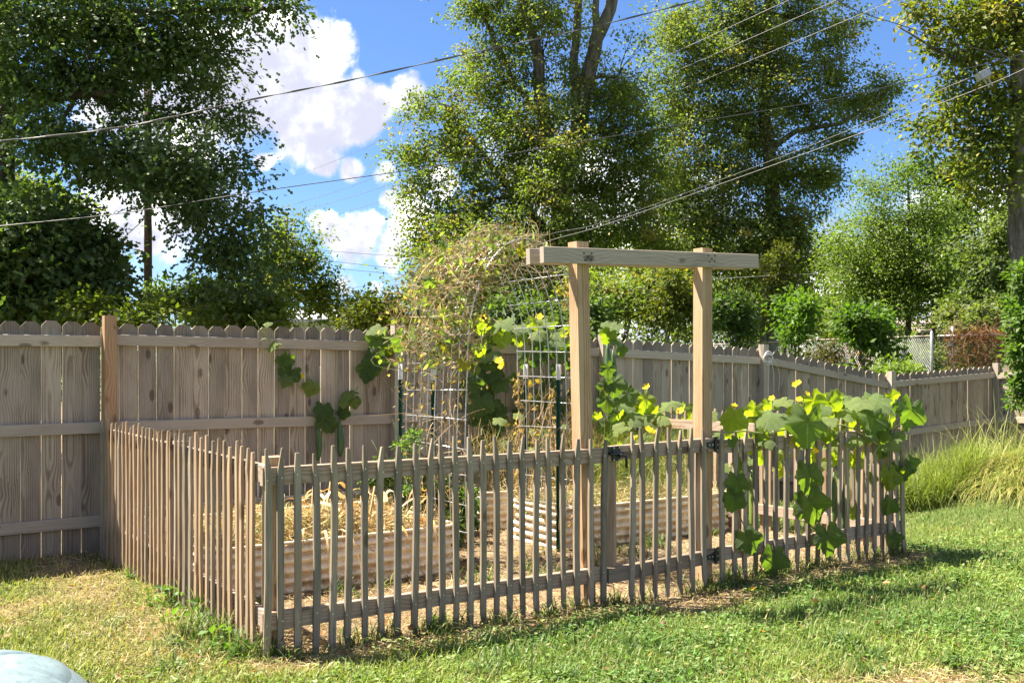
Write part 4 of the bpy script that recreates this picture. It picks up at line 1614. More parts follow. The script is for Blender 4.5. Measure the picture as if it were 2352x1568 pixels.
def put_flower(parent, p, size=.038, rr=random):
    n = Vector((rr.uniform(-.6, .3), rr.uniform(-.9, -.4), rr.uniform(.2, .8))).normalized()
    M = n.to_track_quat('Z', 'Y').to_matrix().to_4x4()
    link('flower', FLOWER, parent, M=Matrix.Translation(Vector(p) - Vector(parent.location)) @ M @ Matrix.Diagonal((size, size, size, 1)))


def gourd_mat():
    m, t = mat('green_gourd_skin')
    oc = t.n('ShaderNodeTexCoord').outputs['Object']
    at = t.n('ShaderNodeAttribute', attribute_name='tint')
    nz = t.noise(t.v('MULTIPLY', oc, (60, 60, 4)), 1, 3)
    col = t.mix(t.step(nz, .4, .65), at.outputs['Color'], t.mix(.5, at.outputs['Color'], (.14, .20, .07)))
    out(t, princ(t, col, .5, .4))
    return m


M_GOURD = gourd_mat()


def put_gourd(parent, top, L, rad, col=(.045, .10, .028)):
    mb = MB()
    top = Vector(top)
    pts, rs = [top + Vector((0, 0, .07))], [.004]
    for i in range(10):
        q = i / 9
        pts.append(top + Vector((.01 * math.sin(3 * q), 0, -L * q)))
        rs.append(max(.006, rad * (math.sin(math.pi * min(1, .12 + .80 * q)) ** .6)))
    rs[-1] = rad * .35
    mb.tube(pts, rs, 10, col=col)
    part('gourd', mb, M_GOURD, parent, True, True)


def stem(parent, pts, r=.004, col=(.12, .17, .05)):
    mb = MB()
    P = [Vector(p) for p in pts]
    Q = []
    for a, b in zip(P[:-1], P[1:]):
        for k in range(4):
            Q.append(a.lerp(b, k / 4) + Vector((random.uniform(-.008, .008), random.uniform(-.008, .008), random.uniform(-.008, .008))))
    Q.append(P[-1])
    mb.tube(Q, r, 5, col=col)
    part('stem', mb, M_STEM, parent, True, True)


def onto(px, py, org, nrm, off):
    """where the sight line through a photo pixel meets an upright plane set 'off' in front of org"""
    d = Vector(((px - CX) / F, 1, (HY - py) / F))
    o = Vector((0, 0, EYE))
    q = Vector(org) + Vector(nrm) * off
    n = Vector(nrm)
    t = (q - o).dot(n) / d.dot(n)
    return o + d * t


def build_vines():
    rr = random.Random(4)
    gsz = lambda px, Y: px / F * Y
    # --- right front fence
    v = thing('gourd_vine', 'big leaved gourd vine with yellow flowers sprawling over the pickets right of the gate', 'vine', G(4.2, .1, 0))
    c6 = lambda x, y: ((1730 + x / 3.2667) / 1.063, (920 + y / 3.2667) / 1.063)
    Lv = [(200, 320, 200, 'b', .05), (370, 260, 150, 'b', -.1), (500, 300, 230, 't', .0), (600, 190, 150, 't', -.2), (470, 220, 110, 'b', -.2), (700, 260, 130, 'b', -.15), (840, 190, 190, 'b', -.2), (960, 210, 210, 'b', -.1), (790, 350, 300, 'f', .10), (930, 340, 190, 't', .06), (1080, 280, 160, 't', -.05), (1030, 240, 110, 'b', -.2),
          (1210, 200, 190, 't', .05), (1350, 190, 200, 't', .03), (1310, 320, 210, 'f', .06), (1440, 340, 150, 'b', .02), (1460, 150, 110, 'b', -.1), (1490, 220, 100, 'f', .0), (1620, 260, 240, 'f', .08), (1440, 510, 190, 't', .05),
          (800, 770, 230, 'f', .05), (810, 1000, 260, 'f', .06), (950, 1260, 240, 'f', .08), (310, 1280, 190, 'f', .06), (520, 1430, 210, 'f', .10), (225, 830, 170, 'f', .05), (205, 960, 170, 'f', .05), (260, 690, 130, 'f', -.08), (1440, 770, 180, 'b', .05), (1450, 1010, 140, 'f', .05), (1470, 1280, 130, 'f', .06),
          (720, 470, 130, 'b', .04), (190, 510, 90, 'f', .05), (580, 730, 120, 'b', -.2), (900, 660, 130, 't', -.2), (840, 620, 110, 'b', -.25), (1010, 640, 130, 'b', -.2), (1160, 640, 150, 'b', -.15), (1225, 640, 110, 'b', -.15), (1150, 1060, 110, 'f', -.1), (600, 600, 100, 't', -.2), (420, 640, 110, 'b', -.3), (330, 660, 100, 't', -.3), (150, 720, 110, 't', -.3), (650, 300, 110, 't', -.15), (1130, 340, 120, 'b', -.1), (270, 400, 110, 'b', -.1), (560, 400, 100, 'b', -.05), (420, 380, 90, 'b', -.1), (1380, 420, 120, 'f', .05)]
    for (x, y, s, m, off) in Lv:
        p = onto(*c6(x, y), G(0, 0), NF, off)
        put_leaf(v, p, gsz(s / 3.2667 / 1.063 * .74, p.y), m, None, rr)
    for k in range(74):
        q = rr.random()
        p = G(3.35 + 1.85 * q, rr.uniform(-.06, .38), rr.uniform(.90, 1.17 + .10 * q))
        put_leaf(v, p, rr.uniform(.06, .105), rr.choice('ttb'), None, rr)
    for k in range(16):
        p = G(rr.uniform(4.85, 5.3), rr.uniform(-.10, .25), rr.uniform(.45, 1.15))
        put_leaf(v, p, rr.uniform(.06, .10), rr.choice('tbf'), None, rr)
    for (x, y) in ((715, 45), (505, 170), (785, 132), (722, 178), (205, 232), (330, 300), (855, 590), (690, 60)):
        put_flower(v, onto(*c6(x, y), G(0, 0), NF, .02), .025, rr)
    for (x, y, L, r_, c) in ((1080, 930, .30, .030, (.035, .085, .03)), (1000, 830, .32, .026, (.04, .08, .025)), (345, 820, .34, .030, (.16, .22, .035))):
        put_gourd(v, onto(*c6(x, y), G(0, 0), NF, -.08), L, r_, c)
    P = lambda x, y, o=.03: onto(*c6(x, y), G(0, 0), NF, o)
    stem(v, [P(130, 440), P(300, 430), P(480, 460), P(640, 400), P(800, 380), P(1000, 380), P(1130, 400), P(1250, 470), P(1360, 550)], .006, (.30, .32, .10))
    stem(v, [P(720, 50), P(740, 120), P(760, 210), P(700, 330)], .003)
    stem(v, [P(770, 560), P(790, 740), P(800, 980), P(830, 1200), P(960, 1280)], .005)
    stem(v, [P(1440, 300), P(1440, 700), P(1430, 860), P(1410, 1000), P(1440, 1260), P(1450, 1450)], .005)
    stem(v, [P(250, 480), P(240, 700), P(230, 1000), P(300, 1250), P(500, 1420)], .004)
    stem(v, [P(1530, 380), P(1420, 430), P(1330, 600), P(1310, 650)], .004, (.35, .37, .10))
    # --- behind the left gate post and along the middle
    v = thing('gourd_vine', 'gourd vine with pale leaves and yellow flowers climbing behind the gate posts', 'vine', G(4.0, 3.0, 0))
    c1 = lambda x, y: ((1280 + x / 2.9033) / 1.063, (560 + y / 2.9033) / 1.063)
    org = G(4.0, 2.75)
    Lv = [(640, 680, 120, 't'), (585, 665, 80, 't'), (600, 740, 110, 'b'), (690, 850, 80, 'f'), (640, 780, 90, 't'), (640, 1080, 150, 'f'), (730, 1160, 140, 'f'), (850, 1200, 130, 'b'), (700, 1240, 140, 't'), (1040, 1230, 130, 't'), (950, 1280, 120, 't'), (910, 1350, 120, 't'), (780, 1340, 130, 't'), (1210, 1290, 130, 'b'), (640, 1290, 130, 'f'), (590, 1200, 140, 'f'), (600, 1380, 150, 'f'), (700, 1400, 120, 't'), (860, 1320, 110, 't'), (1000, 1330, 110, 't'), (1230, 1370, 110, 't'), (1180, 1340, 90, 'b'), (740, 1450, 110, 'f'), (940, 1440, 120, 't'), (830, 1260, 100, 'b'), (920, 1270, 80, 'b'), (580, 1100, 110, 'f'), (700, 1330, 110, 'b'), (1060, 1400, 100, 't'), (1120, 1250, 60, 'b'), (1150, 1420, 110, 't'), (590, 980, 110, 'f'), (850, 1470, 110, 't'), (640, 1470, 120, 'f')]
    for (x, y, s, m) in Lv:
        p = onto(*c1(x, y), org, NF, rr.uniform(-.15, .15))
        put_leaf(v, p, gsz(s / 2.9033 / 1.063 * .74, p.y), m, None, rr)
    for (x, y) in ((865, 1115), (1105, 1285), (880, 1415), (790, 1480), (905, 1430), (1175, 1380)):
        put_flower(v, onto(*c1(x, y), org, NF, .2), .042, rr)
    for k in range(34):
        p = G(rr.uniform(3.2, 5.0), rr.uniform(2.4, 3.1), rr.uniform(.55, 1.12))
        put_leaf(v, p, rr.uniform(.06, .10), rr.choice('ttb'), None, rr)
    Q = lambda x, y: onto(*c1(x, y), org, NF, .0)
    put_gourd(v, Q(590, 850), .42, .038)
    put_gourd(v, Q(630, 900), .30, .03, (.06, .12, .03))
    stem(v, [Q(560, 700), Q(600, 830), Q(570, 1000), Q(640, 1200), Q(700, 1450), Q(700, 1700)], .006)
    stem(v, [Q(870, 1130), Q(860, 1300), Q(820, 1500)], .004)
    stem(v, [Q(1220, 1300), Q(1000, 1290), Q(800, 1330), Q(700, 1450)], .004)
    # --- in front of the back fence, behind the right leg of the arch
    v = thing('gourd_vine', 'dense gourd vine draped over the back fence behind the right leg of the wire arch', 'vine', B(4.6, .2, 0))
    c3 = lambda x, y: ((900 + x / 2.904) / 1.063, (560 + y / 2.904) / 1.063)
    Lv = [(820, 660, 120, 'b'), (880, 700, 110, 't'), (960, 650, 130, 't'), (920, 680, 100, 'b'), (860, 870, 150, 't'), (800, 840, 110, 'b'), (715, 1090, 160, 'f'), (830, 1010, 150, 'f'), (940, 1080, 130, 'f'), (790, 1210, 180, 'f'), (880, 1230, 120, 'f'), (900, 1350, 140, 'f'), (770, 1330, 120, 'f'), (1030, 690, 110, 't'), (1120, 690, 120, 't'), (1170, 650, 100, 'b'), (1250, 660, 110, 't'), (1290, 640, 90, 'b'), (1350, 730, 130, 't'), (1420, 720, 110, 'b'), (1330, 790, 120, 't'), (1460, 690, 100, 'b'), (960, 760, 120, 'b'), (880, 770, 110, 'f'), (1200, 730, 120, 't'), (1440, 800, 110, 'b'), (1230, 800, 110, 'f'), (900, 950, 110, 'f'), (860, 1090, 120, 'f'), (1080, 760, 100, 'b')]
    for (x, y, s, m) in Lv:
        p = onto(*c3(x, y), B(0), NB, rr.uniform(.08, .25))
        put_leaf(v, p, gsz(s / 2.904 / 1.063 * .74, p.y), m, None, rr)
    for k in range(62):
        x, y = rr.uniform(1040, 1500), rr.uniform(820, 1560)
        p = onto(*c3(x, y), B(0), NB, rr.uniform(.08, .3))
        put_leaf(v, p, rr.uniform(.06, .10), 'f' if rr.random() < .8 else 'b', 'd', rr)  # dark tint stands in for shade on these leaves
    for k in range(16):
        x, y = rr.uniform(720, 960), rr.uniform(860, 1500)
        p = onto(*c3(x, y), B(0), NB, rr.uniform(.06, .2))
        put_leaf(v, p, rr.uniform(.07, .10), 'f', 'd', rr)
    for (x, y) in ((815, 630), (1210, 620), (925, 930), (945, 965), (1055, 1100), (1140, 1095), (1205, 1080), (975, 1385), (1500, 925), (1135, 1190), (1440, 1310)):
        put_flower(v, onto(*c3(x, y), B(0), NB, .33), .046, rr)
    Q = lambda x, y, o=.1: onto(*c3(x, y), B(0), NB, o)
    stem(v, [Q(820, 700), Q(830, 900), Q(820, 1100), Q(850, 1300), Q(860, 1550), Q(860, 1750)], .006)
    stem(v, [Q(1200, 700), Q(1220, 900), Q(1200, 1200), Q(1210, 1500), Q(1210, 1800)], .006)
    stem(v, [Q(800, 720), Q(1000, 700), Q(1200, 690), Q(1400, 740), Q(1500, 760)], .005)
    # --- lone shoots hanging on the boards
    v = thing('gourd_vine', 'thin gourd shoot trailing down the boards with one yellow flower and two hanging gourds', 'vine', B(1.4, .1, 1.2))
    c2 = lambda x, y: ((600 + x / 2.904) / 1.063, (560 + y / 2.904) / 1.063)
    Lv = [(205, 815, 110, 't'), (300, 910, 110, 'f'), (250, 920, 90, 'f'), (320, 1010, 170, 'f'), (290, 1060, 110, 'f'), (475, 1110, 130, 'b'), (735, 1150, 150, 't'), (770, 1210, 100, 'f'), (690, 1220, 80, 'f'), (695, 1290, 100, 'f'), (550, 1270, 150, 'f'), (560, 1350, 160, 'f'), (590, 1380, 110, 'f'), (160, 660, 70, 't')]
    for (x, y, s, m) in Lv:
        p = onto(*c2(x, y), B(0), NB, rr.uniform(.07, .12))
        put_leaf(v, p, gsz(s / 2.904 / 1.063 * .62, p.y), m, 'g' if rr.random() < .5 else None, rr)
    Q = lambda x, y, o=.07: onto(*c2(x, y), B(0), NB, o)
    put_flower(v, Q(390, 1045, .14), .042, rr)
    put_gourd(v, Q(512, 1400, .08), .30, .028)
    put_gourd(v, Q(665, 1390, .08), .28, .034)
    stem(v, [Q(20, 610, .02), Q(60, 650, .03), Q(100, 710), Q(150, 760), Q(215, 870), Q(260, 980), Q(350, 1080), Q(410, 1140)], .005, (.25, .28, .08))
    stem(v, [Q(150, 760), Q(110, 790), Q(105, 840), Q(75, 880)], .0025, (.25, .28, .08))
    stem(v, [Q(800, 1110), Q(730, 1180), Q(655, 1230), Q(660, 1320), Q(665, 1400)], .004)
    stem(v, [Q(450, 1325), Q(500, 1330), Q(540, 1300), Q(512, 1400)], .004)
    # --- left of the arch
    v = thing('gourd_vine', 'few dark gourd leaves hanging from the fence top left of the wire arch', 'vine', B(2.5, .1, 1.5))
    for (x, y, s, m) in [(870, 980, 140, 'f'), (860, 1030, 90, 'f'), (930, 900, 150, 'f'), (920, 950, 110, 'b'), (950, 700, 110, 't'), (900, 720, 90, 't'), (920, 770, 110, 'f'), (980, 780, 90, 'f'), (990, 850, 80, 'b'), (1110, 780, 140, 'f'), (1020, 840, 80, 'b')]:
        p = onto(*c2(x, y), B(0), NB, rr.uniform(.08, .2))
        put_leaf(v, p, gsz(s / 2.904 / 1.063 * .74, p.y), m, None, rr)
    stem(v, [Q(900, 720), Q(950, 800), Q(920, 900), Q(870, 990)], .004)

    # --- withered vine over the arch
    dv = thing('withered_vine', 'tangled withered brown vine matted over the left half of the wire arch', 'dead vine', G(2.2, 1.75, .3))
    arc = np.array(ARCH)
    seg = np.concatenate([[0], np.cumsum(np.hypot(*np.diff(arc, axis=0).T))])
    Lt = seg[-1]

    def on_arch(lo, hi, spread, vlo=AV0 - .04, vhi=AV1 + .05, pw=1.0, zs=1.0):
        def f(n, r):
            s_ = lo + (hi - lo) * r.random(n) ** pw
            u, z = np.interp(s_, seg, arc[:, 0]), np.interp(s_, seg, arc[:, 1])
            v_ = r.uniform(vlo, vhi, n)
            u = u + r.normal(0, spread, n)
            z = np.minimum(z + r.normal(0, spread * zs * .7, n), z + .07)
            return np.stack([C0.x + U.x * u + V.x * v_, C0.y + U.y * u + V.y * v_, np.maximum(z, .25)], -1)
        return f
    TAN = ((.44, .33, .20), (.25, .172, .10), (.19, .20, .07))
    stuff('tangle', None, None, [
        strands(600, on_arch(1.4, 2.1, .09, zs=.8), (.15, .5), (.002, .004), TAN, 31, .6, 6, 0, 1.3),
        strands(560, on_arch(1.9, 2.6, .05, zs=.7), (.12, .5), (.002, .004), TAN, 37, .5, 6, 0, 1.1),
        strands(110, on_arch(.15, 1.35, .04), (.15, .5), (.002, .004), TAN, 32, 1.0, 6, .6, .9),
        strands(150, on_arch(2.5, 3.0, .02), (.1, .4), (.0015, .003), TAN, 33, .7, 6, 0, .9),
        strands(190, on_arch(3.75, 5.1, .03), (.2, .6), (.0018, .0035), ((.50, .36, .22), (.28, .18, .10)), 34, .5, 6, 1.3, .9)], M_STRAW, dv)
    # hanging withered leaf bits and still green leaves
    r = np.random.default_rng(8)
    parts_ = []
    for (lo, hi, sp, n, cols, sz) in ((1.15, 2.3, .14, 650, ((.34, .25, .14), (.22, .155, .085)), .045), (.2, 1.2, .05, 170, ((.30, .19, .09), (.15, .09, .05)), .04), (1.35, 2.5, .13, 1000, ((.10, .15, .04), (.20, .23, .06)), .06)):
        P = on_arch(lo, hi, sp)(n, r)
        D = r.normal(0, 1, (n, 3)); D[:, 2] -= .8
        c = np.array(cols[0]) * r.random((n, 1)) + np.array(cols[1]) * r.random((n, 1))
        parts_.append(leaf_cloud(P, D, r.normal(0, 1, (n, 3)), sz * r.uniform(.5, 1.4, n), T_SIX, c))
    # strings of withered leaves on the right leg
    for (v0, s0, s1, n) in ((2.20, 3.7, 5.0, 190), (1.95, 4.0, 4.9, 90), (1.72, 3.8, 5.05, 90), (1.42, 3.1, 5.05, 150), (1.36, 3.0, 4.0, 70)):
        P = on_arch(s0, s1, .022, v0 - .03, v0 + .03)(n, r)
        D = r.normal(0, .6, (n, 3)); D[:, 2] -= 1
        c = np.array((.42, .27, .15)) * r.uniform(.55, 1.25, (n, 1))
        parts_.append(leaf_cloud(P, D, r.normal(0, 1, (n, 3)), .04 * r.uniform(.5, 1.4, n), T_SIX, c))
    stuff('dry_leaves', None, None, parts_, M_LEAF, dv)
    rr = random.Random(11)
    for k in range(46):
        p = on_arch(1.25, 2.5, .10)(1, np.random.default_rng(k))[0]
        put_leaf(dv, p, rr.uniform(.035, .07), rr.choice('tbf'), rr.choice('gydo'), rr)
    return on_arch


ON_ARCH = build_vines()

# ------------------------------------------------------------------ bed plants
def build_small_plants():
    rr = random.Random(3)

    def bushy(name, label, cat, u, v, z, h, w, n, cols, seed, size=.035, stems=5, fruit=None):
        t = thing(name, label, cat, G(u, v, z))
        mb = MB()
        r = random.Random(seed)
        blobs = []
        for k in range(stems):
            tip = G(u + r.uniform(-w, w), v + r.uniform(-w, w) * .6, z + h * r.uniform(.6, 1))
            limb(mb, G(u, v, z), tip, .006, .002, .05, 5, .15, k, 4)
            q = G(u, v, z).lerp(tip, .65)
            blobs.append((q.x, q.y, q.z, w * .5, w * .5, h * .33))
        o = part('stem', mb, M_STEM, t, True)
        at = o.data.attributes.new('tint', 'FLOAT_COLOR', 'POINT')
        at.data.foreach_set('color', np.tile(np.array((.10, .14, .05, 1), np.float32), len(o.data.vertices)))
        (lv, lf, lc), C, bi = crown(blobs, n, size, cols, seed, clump=.07, jit=.8)
        me = np_mesh('foliage', lv, [lf], [M_LEAF], lc)
        me.transform(Matrix.Translation(-G(u, v, z)))
        link('foliage', me, t)
        if fruit:
            for k in range(fruit[0]):
                q = Vector(C[r.randrange(len(C))])
                mb = MB()
                rad = fruit[2]
                mb.tube([q + Vector((0, 0, a)) for a in (-rad, -rad * .6, 0, rad * .6, rad)], [rad * .3, rad * .8, rad, rad * .8, rad * .3], 7, col=fruit[3])
                part(fruit[1], mb, M_PETAL, t, True, True)
        return t
    bushy('tomato_plant', 'leggy tomato plant with small orange fruit beside the left trellis leg', 'tomato plant', 2.15, 2.62, .1, .85, .30, 2600, ((.06, .10, .03), (.12, .17, .05)), 1, .035, 7, (9, 'tomato', .014, (.75, .22, .03)))
    bushy('tomato_plant', 'pale green tomato stem tied up inside the left trellis leg', 'tomato plant', 1.78, 1.85, .33, .85, .11, 700, ((.10, .16, .05), (.17, .22, .08)), 2, .035, 3)
    bushy('marigold_plant', 'bushy marigold with orange flowers on the path between the beds', 'marigold', 2.42, 2.35, 0, .62, .30, 3600, ((.03, .06, .018), (.07, .11, .03)), 3, .035, 7, (14, 'flower', .018, (.80, .25, .01)))
    bushy('leafy_weed', 'low leafy weed at the right end of the straw covered bed', 'weed', 2.12, 1.75, 0, .42, .16, 1300, ((.05, .09, .02), (.10, .16, .03)), 4, .04, 5)
    bushy('leafy_weed', 'green weed growing beside the back left bed end', 'weed', 2.75, 2.75, 0, .55, .25, 2000, ((.05, .10, .02), (.12, .19, .03)), 5, .045, 6)
    # feathery dill in the bed behind the gate
    def fan(u0, u1, v0, v1, z0, z1):
        def f(n, r):
            u, v, z = r.uniform(u0, u1, n), r.uniform(v0, v1, n), r.uniform(z0, z1, n)
            return np.stack([C0.x + U.x * u + V.x * v, C0.y + U.y * u + V.y * v, z], -1)
        return f
    stuff('dill_plant', 'feathery yellow green dill gone to seed in the bed behind the gate', 'dill', [
        strands(1600, fan(3.75, 4.95, 1.75, 2.25, .40, .85), (.08, .28), (.0012, .0025), ((.20, .26, .05), (.10, .16, .03), (.36, .25, .06)), 41, .5, 4, 1.0, .6)], M_GRASS)
    stuff('dry_weeds', 'dry yellow grass clump standing in the far right bed', 'weeds', [
        strands(1500, fan(3.15, 4.9, 2.8, 3.3, .35, .85), (.1, .4), (.0015, .003), ((.50, .38, .16), (.30, .24, .09), (.16, .20, .05)), 42, .5, 4, .9, .8)], M_STRAW)
    # wooden stake leaning by the left leg
    s = thing('wooden_stake', 'short weathered stick leaning beside the left trellis leg', 'stake', pix(1020, 1075, 7.6))
    a, b = pix(1018, 1075, 7.6), pix(1036, 950, 7.6)
    beam('stick', a, b, (1, 0, 0), .026, .018, W_PICKET, s)


build_small_plants()

# ------------------------------------------------------------------ lawn
def blades(n, region, L, w, seed, colf, lean=.55, seg=2, l0=0.0):
    r = np.random.default_rng(seed)
    xy = region(n, r)
    n = len(xy)
    x, y = xy[:, 0], xy[:, 1]
    z = gz(x, y)
    d = dryness(x, y)
    ln = r.uniform(L[0], L[1], n) * (1 - .35 * d)
    az = r.uniform(0, 2 * np.pi, n)
    le = np.abs(r.normal(lean, .35, n)) + .5 * d
    hd = np.stack([np.cos(az), np.sin(az), 0 * az], -1)
    sd = np.stack([-np.sin(az), np.cos(az), 0 * az], -1)
    wd = r.uniform(w[0], w[1], n)
    base = np.stack([x, y, z - .004], -1)
    V_ = np.zeros((n, 2 * seg + 1, 3))
    for k in range(seg + 1):
        q = k / seg
        ang = l0 + le * q
        c = base + hd * (ln * q * np.sin(ang))[:, None] + np.array([0, 0, 1.]) * (ln * q * np.cos(ang))[:, None]
        if k < seg:
            ww = wd * (1 - .35 * q)
            V_[:, 2 * k] = c - sd * ww[:, None]
            V_[:, 2 * k + 1] = c + sd * ww[:, None]
        else:
            V_[:, 2 * k] = c
    k = 2 * seg + 1
    i = np.arange(n)[:, None] * k
    F3 = np.concatenate([i + 2 * seg - 2, i + 2 * seg - 1, i + 2 * seg], 1)
    Fq = [np.concatenate([i + 2 * j, i + 2 * j + 1, i + 2 * j + 3, i + 2 * j + 2], 1) for j in range(seg - 1)]
    col = colf(x, y, d, r)
    return V_.reshape(-1, 3), F3, Fq, np.repeat(col, k, 0)


def in_view(n, r, ymin=3.6, ymax=11.5):
    """points on the ground inside the field of view, denser near by"""
    q = r.random(n)
    Y = 1 / (1 / ymin + (1 / ymax - 1 / ymin) * q)
    X = r.uniform(-.56, .56, n) * Y
    return np.stack([X, Y], -1)


def lawn_filter(xy, r, drymax=.55):
    u, v = uv_of(xy[:, 0], xy[:, 1])
    nb = (xy[:, 0] - P0.x) * NB.x + (xy[:, 1] - P0.y) * NB.y
    inside = (u > .02) & (v > -.02) & (u < UR)
    d = dryness(xy[:, 0], xy[:, 1])
    keep = (nb > .02) & (r.random(len(xy)) > d * drymax)
    keep &= ~(inside & (r.random(len(xy)) > .22))
    # beds
    for (a, b, c, e) in ((.1, 1.98, 1.34, 2.27), (3.0, 5.0, 1.55, 2.34), (.1, 2.37, 2.7, 3.4), (3.03, 4.97, 2.74, 3.38)):
        keep &= ~((u > a) & (u < b) & (v > c) & (v < e))
    return xy[keep]


def grass_col(x, y, d, r):
    n = len(x)
    pn = np.clip((fbm(x * 1.5 + 3, y * 1.5, 4) - .5) * 2.4 + .5, 0, 1)[:, None]
    a = np.array((.115, .190, .042)) * (1 - pn) + np.array((.205, .265, .060)) * pn
    left = sst(.3, -1.2, x)[:, None]
    a = a * (1 - left) + left * np.array((.20, .245, .050))
    st = np.array((.40, .30, .14))
    f = np.clip(d[:, None] * 1.15 + r.normal(0, .16, (n, 1)), 0, 1)
    f = np.where(r.random((n, 1)) < .06, .8, f)
    c = a * (1 - f) + st * f
    return c * r.uniform(.65, 1.3, (n, 1))


def build_lawn():
    def emit(name, label, cat, sets, mat_):
        vs, f3, fq, cs, n = [], [], [], [], 0
        for (v, a, b, c) in sets:
            vs.append(v); f3.append(a + n); fq += [q + n for q in b]; cs.append(c); n += len(v)
        o = link(name, np_mesh(name, np.concatenate(vs), [np.concatenate(f3), np.concatenate(fq)], [mat_], np.concatenate(cs)))
        tag(o, label, cat, kind='stuff')
    reg = lambda n, r: lawn_filter(in_view(n, r), r)
    emit('lawn_grass', 'mown green grass of the lawn round the picket fence', 'grass', [
        blades(185000, reg, (.028, .066), (.0022, .0042), 1, grass_col, .75),
        blades(36000, reg, (.06, .11), (.0022, .0042), 2, grass_col, .6)], M_GRASS)
    # dry clippings and thatch
    def dryreg(n, r):
        xy = in_view(n, r)
        d = dryness(xy[:, 0], xy[:, 1])
        nb = (xy[:, 0] - P0.x) * NB.x + (xy[:, 1] - P0.y) * NB.y
        xy = xy[(r.random(n) < d * 1.1 + .05) & (nb > 0)]
        z = gz(xy[:, 0], xy[:, 1]) + .008 + r.random(len(xy)) * .022
        return np.concatenate([xy, z[:, None]], 1)

    class Wrap:
        pass
    r = np.random.default_rng(5)
    P = dryreg(60000, r)
    v, f, c = strands(len(P), lambda n, r_: P, (.03, .12), (.0011, .0024), ((.46, .35, .20), (.30, .21, .115), (.53, .46, .26)), 6, .22, 3, 0, .7)
    o = stuff('dry_clippings', 'pale dry grass clippings scattered along the fence and on bare soil', 'clippings', [(v, f, c)], M_STRAW)
    # broad leaved clover and weeds
    def cl(n, r):
        xy = in_view(n, r, 3.6, 9)
        p = fbm(xy[:, 0] * 1.6 + 40, xy[:, 1] * 1.6, 3)
        u, v = uv_of(xy[:, 0], xy[:, 1])
        keep = (r.random(n) < sst(.34, .54, p) * .9 + .12) & (v < .25)
        left = xy[:, 0] < -.9
        keep &= ~(left & (r.random(n) < .75))
        return lawn_filter(xy[keep], r, .8)
    r = np.random.default_rng(12)
    xy = cl(95000, r)
    n = len(xy)
    z = gz(xy[:, 0], xy[:, 1]) + r.uniform(.012, .05, n)
    P = np.concatenate([xy, z[:, None]], 1)
    D = r.normal(0, 1, (n, 3)); D[:, 2] *= .35
    UPv = np.array([0, 0, 1.]) + r.normal(0, .35, (n, 3))
    cc = grass_col(xy[:, 0], xy[:, 1], dryness(xy[:, 0], xy[:, 1]) * .5, r) * np.array((.80, .95, .85))
    lc = leaf_cloud(P, D, UPv, r.uniform(.017, .042, n), T_SIMPLE, cc)
    o = stuff('lawn_clover', 'small broad leaved clover and weeds mixed into the lawn', 'clover', [lc], M_GRASS)
    # longer tufts at the pickets' feet
    def tufts(n, r):
        k = 90
        cu = np.concatenate([r.uniform(0, UR, k), np.full(16, -.06) + r.normal(0, .06, 16), r.uniform(.1, 4.9, 40)])
        cv = np.concatenate([r.normal(.0, .06, k), r.uniform(0, 1.6, 16), r.uniform(.8, 1.5, 40)])
        i = r.integers(0, len(cu), n)
        u, v = cu[i] + r.normal(0, .035, n), cv[i] + r.normal(0, .035, n)
        return np.stack([C0.x + U.x * u + V.x * v, C0.y + U.y * u + V.y * v], -1)
    emit('grass_tufts', 'longer grass tufts missed by the mower at the foot of the pickets', 'grass', [
        blades(3800, tufts, (.08, .26), (.002, .004), 21, lambda x, y, d, r_: (np.array((.10, .16, .035)) * (1 - .5 * r_.random((len(x), 1))) + np.array((.22, .17, .07)) * (r_.random((len(x), 1)) < .25)), .55, 4)], M_GRASS)
    def clumps(n, r):
        cx, cy = r.uniform(-.5, .5, 60), r.uniform(4.6, 9.5, 60)
        i = r.integers(0, 60, n)
        xy = np.stack([cx[i] * cy[i] + r.normal(0, .05, n), cy[i] + r.normal(0, .05, n)], -1)
        return lawn_filter(xy, r)
    emit('grass_tufts', 'dark coarse grass clumps dotted over the mown lawn', 'grass', [
        blades(5200, clumps, (.06, .15), (.0028, .0052), 23, lambda x, y, d, r_: np.array((.085, .15, .03)) * r_.uniform(.6, 1.2, (len(x), 1)), .85, 3, .1)], M_GRASS)
    r = np.random.default_rng(17)
    xy = in_view(170, r, 4.4, 9.5)
    P = np.concatenate([xy, (gz(xy[:, 0], xy[:, 1]) + .03)[:, None]], 1)
    n = len(P)
    c = np.array((.30, .17, .07)) * r.uniform(.5, 1.4, (n, 1))
    D = r.normal(0, 1, (n, 3)); D[:, 2] *= .3
    stuff('fallen_leaves', 'scattered small brown fallen leaves on the grass', 'leaves', [leaf_cloud(P, D, np.array([0, 0, 1.]) + r.normal(0, .5, (n, 3)), r.uniform(.03, .075, n), T_SIMPLE, c)], M_LEAF)
    # broad weeds by the left run
    r = np.random.default_rng(31)
    k = 16
    cu, cv = r.normal(-.10, .06, k), r.choice([.12, .25, .55, .95, 1.05, 1.4], k) + r.normal(0, .05, k)
    i = np.repeat(np.arange(k), 10)
    u, v = cu[i] + r.normal(0, .07, len(i)), cv[i] + r.normal(0, .05, len(i))
    P = np.stack([C0.x + U.x * u + V.x * v, C0.y + U.y * u + V.y * v, 0 * u], -1)
    P[:, 2] = gz(P[:, 0], P[:, 1]) + r.uniform(.03, .13, len(i))
    c = np.array((.09, .16, .03)) * r.uniform(.6, 1.5, (len(i), 1))
    stuff('broad_weeds', 'broad leaved weeds at the foot of the left picket run', 'weeds', [leaf_cloud(P, r.normal(0, 1, (len(i), 3)), np.array([0, 0, 1.]) + r.normal(0, .5, (len(i), 3)), r.uniform(.03, .07, len(i)), T_SIMPLE, c)], M_LEAF)

